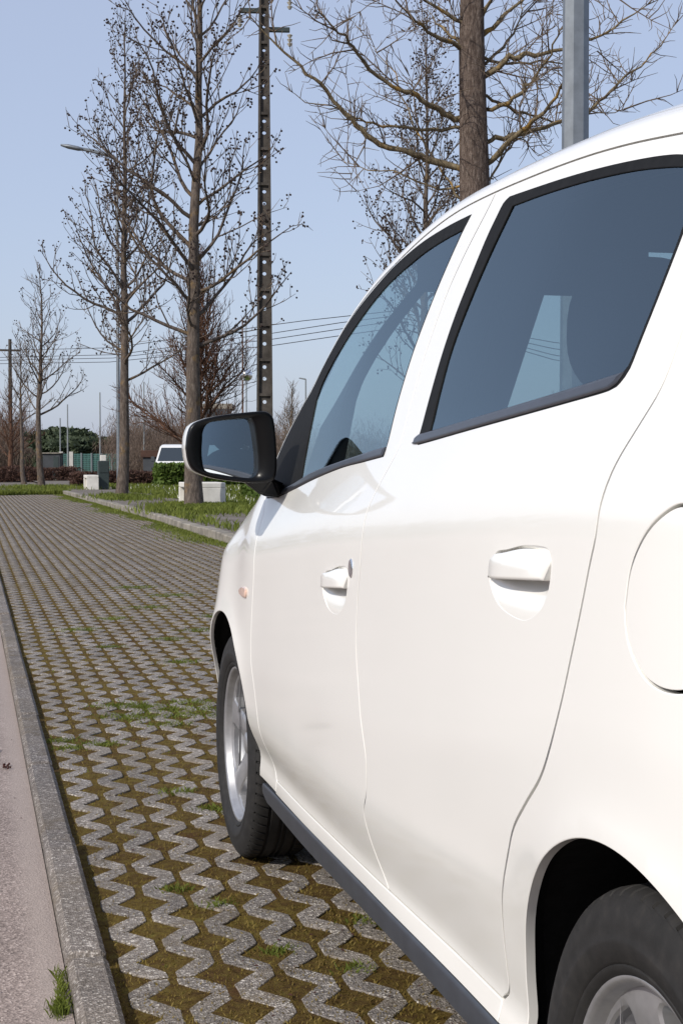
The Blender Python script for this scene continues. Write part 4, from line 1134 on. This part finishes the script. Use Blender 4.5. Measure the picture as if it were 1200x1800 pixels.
for sg in (-1, 1):
    st = .020 if sg < 0 else .05
    L_ = (sg < 0)
    fd = panel('front_door', front_door, [fwin, FB], CAR, M['paint'], sg, step=st, lip=.0007, gap=.0022, hgap=0)
    rd = panel('rear_door', rear_door, [rwin, RB], CAR, M['paint'], sg, step=st, lip=.0007, gap=.0022, hgap=0)
    fe = panel('front_fender', fender, [], CAR, M['paint'], sg, step=st, lip=.003, flange=.013)
    qp = panel('quarter_panel', quarter, [fuel] if L_ else [], CAR, M['paint'], sg, step=st, lip=.0015, flange=.013)
    panel('sill', sill, [], CAR, M['paint'], sg, step=st, gap=.0012, lip=.002)
    panel('side_skirt', skirt, [], CAR, M['skirt'], sg, off=.004, lip=.006, flange=.06, step=.04, gap=0)
    if L_: panel('fuel_lid', fuel, [], qp, M['paint'], sg, step=.015, lip=.001)
    for (nm, dr, H_, B_) in (('f', fd, FH, FB), ('r', rd, RH, RB)):
        panel('handle_bowl', inset(B_, -.001), [], dr, M['paint'], sg, off=-.0006, lip=0, gap=0, step=.008, offf=bowl_off(B_))
        panel('door_handle', H_, [], dr, M['paint'], sg, off=0.0, lip=.004, flange=.012, gap=.001, step=.010, offf=hand_off(H_))
    # glass, frames, belts
    panel('window_glass', inset(fg_in, -.007), [], fd, M['glass'], sg, off=-.002, lip=0, gap=0, step=.06)
    panel('window_glass', inset(rg_in, -.007), [], rd, M['glass_dark'], sg, off=-.002, lip=0, gap=0, step=.06)
    panel('window_frame', inset(fwin, -.004), [inset(fg_in, -.002)], fd, M['trim'], sg, off=.0005, lip=.0015, flange=.003, gap=0, step=.03)
    panel('window_frame', inset(rwin, -.004), [inset(rg_in, -.002)], rd, M['trim'], sg, off=.0005, lip=.0015, flange=.003, gap=0, step=.03)
    fb = join(crv([(1.099, 1.030), (1.234, 1.021), (1.412, 1.009), (1.669, .983), (1.90, .955), (2.03, .939)]), crv([(2.03, .939), (2.04, .946), (2.02, .953)]), crv([(2.02, .953), (1.90, .969), (1.703, .997), (1.43, 1.021), (1.178, 1.041), (1.104, 1.0455)]))
    rb = join(crv([(.915, 1.0535), (.900, 1.048), (.60, 1.068), (.254, 1.091), (.135, 1.100)]), crv([(.135, 1.100), (.118, 1.106), (.112, 1.118)]), crv([(.112, 1.118), (.125, 1.117), (.271, 1.106), (.60, 1.084), (.85, 1.067), (.905, 1.064)]), crv([(.905, 1.064), (.917, 1.061), (.915, 1.0535)]))
    panel('belt_moulding', fb, [], fd, M['belt'], sg, off=.005, lip=.0045, flange=.02, gap=0, step=.03)
    panel('belt_moulding', rb, [], rd, M['belt'], sg, off=.005, lip=.0045, flange=.02, gap=0, step=.03)
    # lock and side marker
    if L_:
        c = (1.116, .836); a = np.linspace(0, 2*PI, 20)[:-1]
        panel('door_lock', np.stack([c[0]+.013*np.cos(a), c[1]+.017*np.sin(a)], 1), [], fd, M['chrome'], sg, off=.003, lip=.003, flange=.01, gap=0, step=.008)
    mk_ = join(crv([(2.130, .701), (2.127, .710), (2.134, .718), (2.18, .718), (2.220, .712), (2.228, .704), (2.216, .695), (2.17, .693), (2.138, .695), (2.130, .701)], .006))
    panel('side_marker', mk_, [], fe, M['marker'], sg, off=.006, lip=.004, flange=.012, gap=0, step=.012)
    # cabin lining behind the doors and dark inner shells
    lining = join(lin([(2.12, .66), (2.02, .60), (2.02, .30), (.44, .30), (.44, .50), (.38, .66), (-.35, .66), (-.35, 1.22)], .04), ecurve(-.33, 2.10, -.03))
    panel('door_lining', lining, [inset(fg_in, -.012), inset(rg_in, -.012)], CAR, M['cabin'], sg, off=-.065, lip=.004, flange=.03, gap=0, step=.06)
    dark_back('inner_shell', join(lin([(2.10, .90), (1.93, .33), (.44, .33), (.36, .52), (.20, .68), (-.40, .68), (-.40, 1.18)], .04), ecurve(-.38, 2.10, -.02)) , CAR, sg, .028, 'paint') if False else None

# B pillar trim, lock carrier behind the shut lines
for sg in (-1, 1):
    for cv, nm in ((BS, 'pillar'), (RS_, 'pillar'), (FS, 'pillar')):
        c = cv[2:-1]
        st = join(np.stack([c[:, 0]+.03, c[:, 1]], 1), np.stack([c[:, 0]-.03, c[:, 1]], 1)[::-1])
        panel('door_jamb', st, [], CAR, M['trim'], sg, off=-.022, lip=0, gap=0, step=.05)
    st = join(lin([(1.10, 1.0), (.93, 1.0), (.91, 1.40), (1.00, 1.40)], .03)); panel('pillar_trim', st, [], CAR, M['cabin'], sg, off=-.06, lip=.01, flange=.08, gap=0, step=.05)
    st = join(crv([(1.90, .30), (.95, .316), (.44, .32)], .03), crv([(.44, .345), (.95, .34), (1.90, .33)], .03)); panel('sill_jamb', st, [], CAR, M['trim'], sg, off=-.022, lip=0, gap=0, step=.05)
    a = np.linspace(0, 2*PI, 24)[:-1]
    if sg < 0: panel('fuel_pocket', np.stack([-.117+.11*np.cos(a), .893+.10*np.sin(a)], 1), [], CAR, M['dark'], sg, off=-.03, lip=0, gap=0, step=.05)

# ---- roof, pillars, windscreen, bonnet
def topfn(o=0.):
    def f(S, T):
        t = np.abs(T); sgn = np.where(T < 0, -1., 1.)          # T: -1 left seam .. 0 centre .. 1 right seam
        w, z = top(S, np.clip(1-t, 0, 1)); return np.stack([sgn*w, S+0*w, z-o], -1)
    return f
ts = np.concatenate([-(1-np.linspace(0, 1, 40)**1.8), (1-np.linspace(0, 1, 40)[:-1]**1.8)[::-1]])
ts = np.unique(np.clip(ts, -.997, .997))
grid('roof', topfn(), np.linspace(-.42, 1.50, 110), ts, M['paint'], CAR)
tp_ = .80
for sg in (-1, 1):
    g = np.linspace(tp_, .997, 14)*sg; g.sort()
    grid('windscreen_pillar', topfn(), np.linspace(1.50, 2.36, 60), g, M['paint'], CAR)
grid('windscreen', topfn(.004), np.linspace(1.49, 2.36, 40), np.linspace(-tp_-.004, tp_+.004, 41), M['screen'], CAR)
grid('cowl', topfn(.006), np.linspace(2.355, 2.44, 5), np.linspace(-.99, .99, 31), M['trim'], CAR)
grid('bonnet', topfn(), np.linspace(2.36, 2.84, 40), np.unique(np.clip(ts, -.985, .985)), M['paint'], CAR)
grid('roof_lining', topfn(.028), np.linspace(-.40, 1.52, 30), np.linspace(-.985, .985, 31), M['liner'], CAR)
# seam gutters under the roof edge
for sg in (-1, 1):
    s = np.linspace(-.40, 2.35, 120); z = Ez(s); w = Wsz(s, z)
    V = np.stack([np.concatenate([sg*(w-.007), sg*(w-.007)]), np.concatenate([s, s]), np.concatenate([z-.010, z+.006])], 1); n = len(s)
    F = [(i, i+1, n+i+1, n+i) for i in range(n-1)]; mk('roof_gutter', V, F, M['paint'], CAR)

# ---- nose and tail
def endcap(s0, dirn, D, zb, bz):
    def f(Vv, T):
        at = np.clip(np.abs(T), 0, 1); sgn = np.where(T < 0, -1., 1.)
        w0, zt = top(np.full_like(T, s0), 1-at)
        z = zt + (zb-zt)*Vv
        wr = Wsz(np.full_like(T, s0), z)/Wsz(s0, Ez(s0))
        w = w0*(1 + (wr-1)*at)
        b = bz(Vv)*D*(1-at**3.2)**.55
        return np.stack([sgn*w, s0 + dirn*b, z], -1)
    return f
vv = lambda a, b, n: np.linspace(a, b, n)
tail = endcap(-.42, -1, .165, .24, lambda v: np.interp(v, [0, .05, .45, .62, .9, 1], [0, .12, .72, 1, 1, .85]))
tt_ = np.sin(np.linspace(-1, 1, 41)*PI/2)
tg = grid('tailgate', tail, vv(.30, .60, 16), tt_, M['paint'], CAR, flip=True)
grid('spoiler', tail, vv(0, .07, 5), tt_, M['paint'], CAR, flip=True)
for sg in (-1, 1): grid('rear_pillar', tail, vv(.07, .30, 10), np.sort(np.linspace(.82, 1, 8)*sg), M['paint'], CAR, flip=True)
grid('rear_bumper', tail, vv(.603, 1, 16), tt_, M['paint'], CAR, flip=True)
def lift(f, s): return lambda a, b: f(a, b) + np.array([0, s, 0])
grid('rear_window', lift(tail, -.006), vv(.07, .30, 8), np.linspace(-.83, .83, 25), M['glass_dark'], CAR, flip=True)
nose = endcap(2.84, 1, .34, .20, lambda v: np.interp(v, [0, .15, .35, .6, .9, 1], [0, .55, .8, 1, .98, .86]))
grid('front_bumper', nose, vv(0, 1, 30), tt_, M['paint'], CAR)
grid('grille', lift(nose, .006), vv(.45, .72, 6), np.linspace(-.55, .55, 15), M['trim'], CAR)
for sg in (-1, 1):
    g = np.sort(np.linspace(.72, .985, 8)*sg)
    grid('tail_light', lift(tail, -.008), vv(.34, .56, 8), g, M['red'], CAR, flip=True)
    grid('headlight', lift(nose, .006), vv(.10, .34, 8), np.sort(np.linspace(.60, .985, 8)*sg), M['lens'], CAR)
mb = MB(); mb.box(-.25, .25, -.600, -.592, .70, .81, .003); mb.build('number_plate', M['white_block'], CAR)

# ---- underbody, wheel arches, cabin
mb = MB(); mb.box(-.72, .72, .42, 2.02, .205, .26); mb.box(-.50, .50, -.40, .42, .205, .26); mb.box(-.50, .50, 2.02, 2.85, .205, .26); mb.build('floor_pan', M['dark'], CAR)
for sg in (-1, 1):
    for c, zc in ((0., .290), (2.45, .285)):
        a = np.radians(np.linspace(-6, 188, 40)); V = []; F = []
        for (w, r_) in ((.0, .346), (.02, .356), (.50, .362), (.50, .02)):
            for q in a:
                yy, zz = c + r_*math.cos(q), zc + r_*math.sin(q); ww = w if w > .1 else float(Wsz(yy, max(zz, .25)))-.011-w; V.append((sg*ww, yy, zz))
        for k in range(3):
            for i in range(39): F.append((k*40+i, k*40+i+1, (k+1)*40+i+1, (k+1)*40+i))
        mk('arch_liner', V, F, M['dark'], CAR)
def sqd(name, c, r3, e, mat, parent, rx=0., n=20):
    u = np.linspace(-PI/2, PI/2, n); v = np.linspace(-PI, PI, 2*n)[:-1]
    f = lambda x: np.sign(x)*np.abs(x)**e
    V = []; 
    for a in u:
        for b in v: V.append((r3[0]*f(math.cos(a))*f(math.cos(b)), r3[1]*f(math.cos(a))*f(math.sin(b)), r3[2]*f(math.sin(a))))
    V = np.array(V); cr, sr = math.cos(rx), math.sin(rx)
    V = np.stack([V[:, 0], V[:, 1]*cr - V[:, 2]*sr, V[:, 1]*sr + V[:, 2]*cr], 1) + np.array(c)
    m2 = len(v); F = [(i*m2+j, i*m2+(j+1) % m2, (i+1)*m2+(j+1) % m2, (i+1)*m2+j) for i in range(n-1) for j in range(m2)]
    return mk(name, V, F, mat, parent, True)
for sx in (-1, 1):
    sb_ = 0. if sx < 0 else -.12
    s_ = sqd('front_seat', (sx*.36, 1.27+sb_, .52), (.25, .26, .10), .5, M['fabric'], CAR)
    sqd('backrest', (sx*.36, .99+sb_, .80), (.245, .085, .335), .55, M['fabric'], s_, .16)
    sqd('headrest', (sx*.378, .905+sb_, 1.238), (.128, .055, .120), .8, M['fabric'], s_, .10)
rb_ = sqd('rear_seat', (0, .30, .55), (.62, .26, .10), .45, M['fabric'], CAR)
sqd('backrest', (0, -.02, .84), (.62, .09, .30), .45, M['fabric'], rb_, .25)
V = []; F = []; pr = [(1.70, .60), (1.68, .78), (1.76, .90), (1.86, .945), (2.05, .955), (2.36, .925), (2.36, .60)]
for x_ in (-.64, .64):
    for (a, b) in pr: V.append((x_, a, b))
n = len(pr); F = [tuple(range(n)), tuple(range(2*n-1, n-1, -1))] + [(i, n+i, n+(i+1) % n, (i+1) % n) for i in range(n)]
for sx in (-1, 1):
    mbv = MB(); mbv.box(sx*.33-.25, sx*.33+.25, 1.50, 1.525, 1.362, 1.475, .008); mbv.build('sun_visor', M['liner'], CAR)
dash = mk('dashboard', V, F, M['cabin'], CAR)
sqd('instrument_hood', (-.36, 1.80, .955), (.19, .10, .055), .7, M['cabin'], dash)
a = np.linspace(0, 2*PI, 33); P = np.stack([-.36+.185*np.cos(a), 1.60 - .185*np.sin(a)*.42, .89+.185*np.sin(a)*.9], 1)
mb = MB(); mb.tube(P, .016, 8); mb.tube([(-.36, 1.60, .89), (-.36, 1.78, .84)], [.05, .03], 10); mb.tube([(-.54, 1.60, .89), (-.18, 1.60, .89)], .018, 6); mb.build('steering_wheel', M['cabin'], CAR, True)

# ---- door mirrors
OUT = [(322, 787), (324, 768), (328, 754), (334, 746), (343, 741), (362, 735), (387, 730), (420, 726), (452, 723), (463, 724), (471, 729), (476, 740), (479, 765), (481, 797), (481, 821), (479, 836), (473, 844), (462, 847), (440, 848), (408, 845), (385, 842), (365, 838), (345, 831), (332, 823), (325, 808)]
GLS = [(351, 776), (352, 762), (356, 752), (362, 746), (371, 743), (400, 739), (430, 736), (437, 737), (441, 741), (445, 765), (448, 790), (449, 808), (448, 826), (444, 834), (437, 838), (420, 837), (397, 834), (380, 831), (363, 828), (355, 824), (352, 815), (350, 795)]
KM = 1/784.0; cx, cy = 401, 786
OUTm = np.array([((x-cx)*KM, (cy-y)*KM) for x, y in OUT]); GLm = np.array([((x-cx)*KM, (cy-y)*KM) for x, y in GLS])
def closed(P, step=.006): 
    P = np.vstack([P, P[:1]]); return crv(P, step)[:-1]
OUTm = closed(OUTm); GLm = closed(GLm)
def resamp(P, n):
    Q = np.vstack([P, P[:1]]); L = np.concatenate([[0], np.cumsum(np.linalg.norm(np.diff(Q, axis=0), axis=1))]); t = np.linspace(0, L[-1], n+1)[:-1]
    return np.stack([np.interp(t, L, Q[:, k]) for k in range(2)], 1)
def angs(P):
    c = P.mean(0); a = np.arctan2(P[:, 1]-c[1], P[:, 0]-c[0]); o = np.argsort(a); th = np.linspace(-PI, PI, 97)[:-1]
    aa = np.concatenate([a[o]-2*PI, a[o], a[o]+2*PI]); r_ = np.linalg.norm(P-c, axis=1)[o]; rr = np.concatenate([r_]*3)
    R_ = np.interp(th, aa, rr); return c + np.stack([R_*np.cos(th), R_*np.sin(th)], 1)
OA, GA = angs(OUTm), angs(GLm); OC = OUTm.mean(0)
def ringmesh(name, rings, mat, parent, cap=False, sg=-1):
    V = np.vstack([np.stack([R_[:, 0], np.full(len(R_), 1.)*d if np.isscalar(d) else d, R_[:, 1]], 1) for R_, d in rings]); n = len(rings[0][0]); F = []
    for k in range(len(rings)-1):
        for i in range(n):
            j = (i+1) % n; F.append((k*n+i, k*n+j, (k+1)*n+j, (k+1)*n+i))
    if cap: F.append(tuple((len(rings)-1)*n+i for i in range(n)))
    if sg > 0: V = V*[-1, 1, 1]
    return mk(name, V, F, mat, parent, True)
for sg in (-1, 1):
    mo = Vector((sg*(XC-.568), 1.90, 1.0517))
    sc = lambda f: OC + (OA-OC)*f
    shell = ringmesh('door_mirror', [(sc(1.008), .018), (sc(1.010), .022), (sc(1.012), .04), (sc(1.0), .075), (sc(.92), .105), (sc(.78), .128), (sc(.55), .143), (sc(.25), .150)], M['paint'], CAR, True, sg)
    shell.location = mo; shell.rotation_euler = (0, 0, rad(1) if sg < 0 else -rad(1))
    GC = GA.mean(0)
    ringmesh('bezel', [(sc(1.0), .019), (sc(1.004), .006), (sc(.985), 0.0), (sc(.93), .001), (GC + (GA-GC)*1.05, .002), (GC + (GA-GC)*1.02, .026)], M['gloss'], shell, False, sg)
    tl = math.tan(rad(8.0)); V = []; n_ = len(GA)          # gently convex glass, turned towards the driver
    for k_ in range(9):
        g = GC + (GA-GC)*1.035*max(k_/8, .002); q_ = g-GC
        V.append(np.stack([g[:, 0], .012 + q_[:, 0]*tl + q_[:, 1]*.038 + (q_**2).sum(1)/(2*1.25), g[:, 1]], 1))
    V = np.vstack(V); V = V*[-1, 1, 1] if sg > 0 else V
    mk('mirror_glass', V, [(k_*n_+i, k_*n_+(i+1) % n_, (k_+1)*n_+(i+1) % n_, (k_+1)*n_+i) for k_ in range(8) for i in range(n_)], M['mirror'], shell, True)
    # foot joining housing and door sail
    import bmesh
    bm = bmesh.new()
    pts = [(.035, .03, -.078), (.035, .10, -.072), (.10, .03, -.070), (.10, .10, -.066)]
    dX = lambda s, z: (XC - float(Wsz(s, z))) - .568
    for (s, z) in ((1.99, .937), (1.99, .968), (2.13, .935), (2.13, .968)): pts.append((dX(s, z)+.004, s-1.90, z-1.052))
    pts += [(.075, .05, -.108), (.10, .10, -.110)]
    for p in pts: bm.verts.new((p[0]*(1 if sg < 0 else -1), p[1], p[2]))
    bmesh.ops.convex_hull(bm, input=bm.verts)
    for v_ in [v_ for v_ in bm.verts if not v_.link_faces]: bm.verts.remove(v_)
    bmesh.ops.bevel(bm, geom=list(bm.edges), offset=.005, segments=2, affect='EDGES')
    me = bpy.data.meshes.new('mirror_foot'); bm.to_mesh(me); bm.free(); me.materials.append(M['gloss'])
    o = bpy.data.objects.new('mirror_foot', me); COL.objects.link(o); o.parent = shell

# ---- wheels
def tyre_mesh():
    prof = [(.196, .060, 0), (.199, .072, 0), (.206, .079, 0), (.210, .0795, 0), (.2115, .0775, 0), (.214, .081, 0), (.232, .0865, 0), (.236, .0868, 0), (.238, .0855, 0), (.248, .0862, 0), (.264, .082, 0), (.274, .076, 0), (.2765, .0745, 1), (.281, .070, 1), (.2846, .061, 1), (.2856, .050, 1), (.286, .041, 1), (.280, .039, 0), (.280, .034, 0), (.2865, .032, 0), (.2868, .012, 0), (.2805, .010, 0), (.2805, .003, 0), (.287, .001, 0)]
    full = prof + [(r_, -x_, g) for r_, x_, g in prof[::-1]]
    NP = 66; angs_ = []
    for k in range(NP):
        for f, gr in ((0, 0), (.72, 0), (.76, 1), (.92, 1), (.96, 0)): angs_.append(((k+f)*2*PI/NP, gr))
    V = []; n = len(angs_)
    for r_, x_, g in full:
        for a, gr in angs_:
            sk = a + (x_*1.2 if g else 0)
            rr = (r_ if r_ < .21 else .21+(r_-.21)*1.085) - (.0055 if (g and gr) else 0)
            V.append((-x_, rr*math.sin(sk), max(rr*math.cos(sk), -.2855)))
    F = [(i*n+j, i*n+(j+1) % n, (i+1)*n+(j+1) % n, (i+1)*n+j) for i in range(len(full)-1) for j in range(n)]
    return np.array(V), F
TV, TF = tyre_mesh()
def spoke_face():
    """five-spoke face in (y, z) with window cut-outs"""
    a = np.linspace(0, 2*PI, 121)[:-1]; out = np.stack([.187*np.cos(a), .187*np.sin(a)], 1); holes = []
    for k in range(5):
        c = PI/2 + (k+.5)*2*PI/5
        P = []
        for (r_, da) in ((.070, 0), (.074, .20), (.100, .30), (.150, .40), (.166, .40), (.173, .34), (.1765, .16), (.177, 0), (.1765, -.16), (.173, -.34), (.166, -.40), (.150, -.40), (.100, -.30), (.074, -.20)):
            P.append((r_*math.cos(c+da), r_*math.sin(c+da)))
        h = closed(np.array(P), .005)
        holes.append(join(h))
    for k in range(4):
        c = rad(30) + k*PI/2; a2 = np.linspace(0, 2*PI, 13)[:-1]; holes.append(np.stack([.050*math.cos(c)+.0085*np.cos(a2), .050*math.sin(c)+.0085*np.sin(a2)], 1))
    return out, holes
so, sh = spoke_face()
def sdepth(y, z):
    r_ = np.hypot(y, z); th = np.arctan2(z, y)
    ridge = np.cos((th-PI/2)*5)          # 1 on the spokes
    return .034 + .020*np.clip(r_/.187, 0, 1)**1.6 + .006*np.clip(ridge, 0, 1)*np.clip((r_-.05)/.05, 0, 1)*np.clip((.187-r_)/.02, 0, 1)
lipw = .0035
ri = [so] + [inset(h, -lipw) for h in sh]
v, f = cdt(ri, .011)
SV = [np.stack([-sdepth(v[:, 0], v[:, 1]), v[:, 0], v[:, 1]], 1)]; SF = [tuple(t) for t in f.tolist()]; base = len(v)
key = {tuple(np.round(p, 6)): i for i, p in enumerate(v)}
for h, hi_ in zip(sh, ri[1:]):
    n = len(h); d0 = sdepth(h[:, 0], h[:, 1]); dp = .040 if len(h) > 14 else .02
    aI = [key.get(tuple(np.round(p, 6)), 0) for p in hi_]
    SV += [np.stack([-(d0-.003), h[:, 0], h[:, 1]], 1), np.stack([-(d0-dp), h[:, 0]*.985, h[:, 1]*.985], 1)]
    for i in range(n):
        j = (i+1) % n; SF.append((aI[i], aI[j], base+j, base+i)); SF.append((base+i, base+j, base+n+j, base+n+i))
    base += 2*n
SV = np.vstack(SV)
rim_prof = [(.180, -.075), (.172, -.05), (.165, .0), (.172, .030), (.184, .052), (.187, .0545), (.1905, .066), (.194, .0715), (.1985, .0735), (.2015, .0715), (.202, .066)]
first = None
for c, nm in ((0., 'rear'), (2.45, 'front')):
    for sg in (-1, 1):
        wh = empty('wheel', (sg*.7135, c, .2855), 0, CAR)
        if sg > 0: wh.rotation_euler = (0, 0, PI)
        if first is None:
            ty = mk('tyre', TV, TF, M['tyre'], wh, True)
            bmx = MB(); bmx.lathe(rim_prof, 72, axis='x'); V = np.vstack(bmx.V)*[-1, 1, 1]; bl = mk('rim', V, [q[::-1] for q in bmx.F], M['rim'], wh, True)
            sp = mk('spokes', SV, SF, M['rim'], wh, False)
            mb = MB(); mb.lathe([(.0, .052), (.02, .051), (.028, .047), (.030, .036)], 24, axis='x'); V = np.vstack(mb.V)*[-1, 1, 1]; hb = mk('hub_cap', V, mb.F, M['rim'], wh, True)
            mb = MB(); mb.lathe([(.03, .0), (.115, .0), (.118, -.008), (.118, -.02), (.03, -.022)], 40, axis='x'); V = np.vstack(mb.V)*[-1, 1, 1]; bk = mk('brake_disc', V, mb.F, M['steel_dark'], wh, True)
            first = (ty, bl, sp, hb, bk)
            for p_ in sp.data.polygons: p_.use_smooth = True
            try: sp.data.set_sharp_from_angle(angle=rad(35))
            except Exception: pass
            try: ty.data.set_sharp_from_angle(angle=rad(40))
            except Exception: pass
        else:
            for q in first:
                o = bpy.data.objects.new(q.name.split('.')[0], q.data); COL.objects.link(o); o.parent = wh
        wh_rot = {(0., -1): .9, (2.45, -1): 1.32}.get((c, sg), .3)
        wh.rotation_mode = 'XYZ'
        if sg < 0: wh.rotation_euler = (0, 0, 0)
        for ch in wh.children:
            if not ch.name.startswith('tyre'): ch.rotation_euler = (wh_rot, 0, 0)
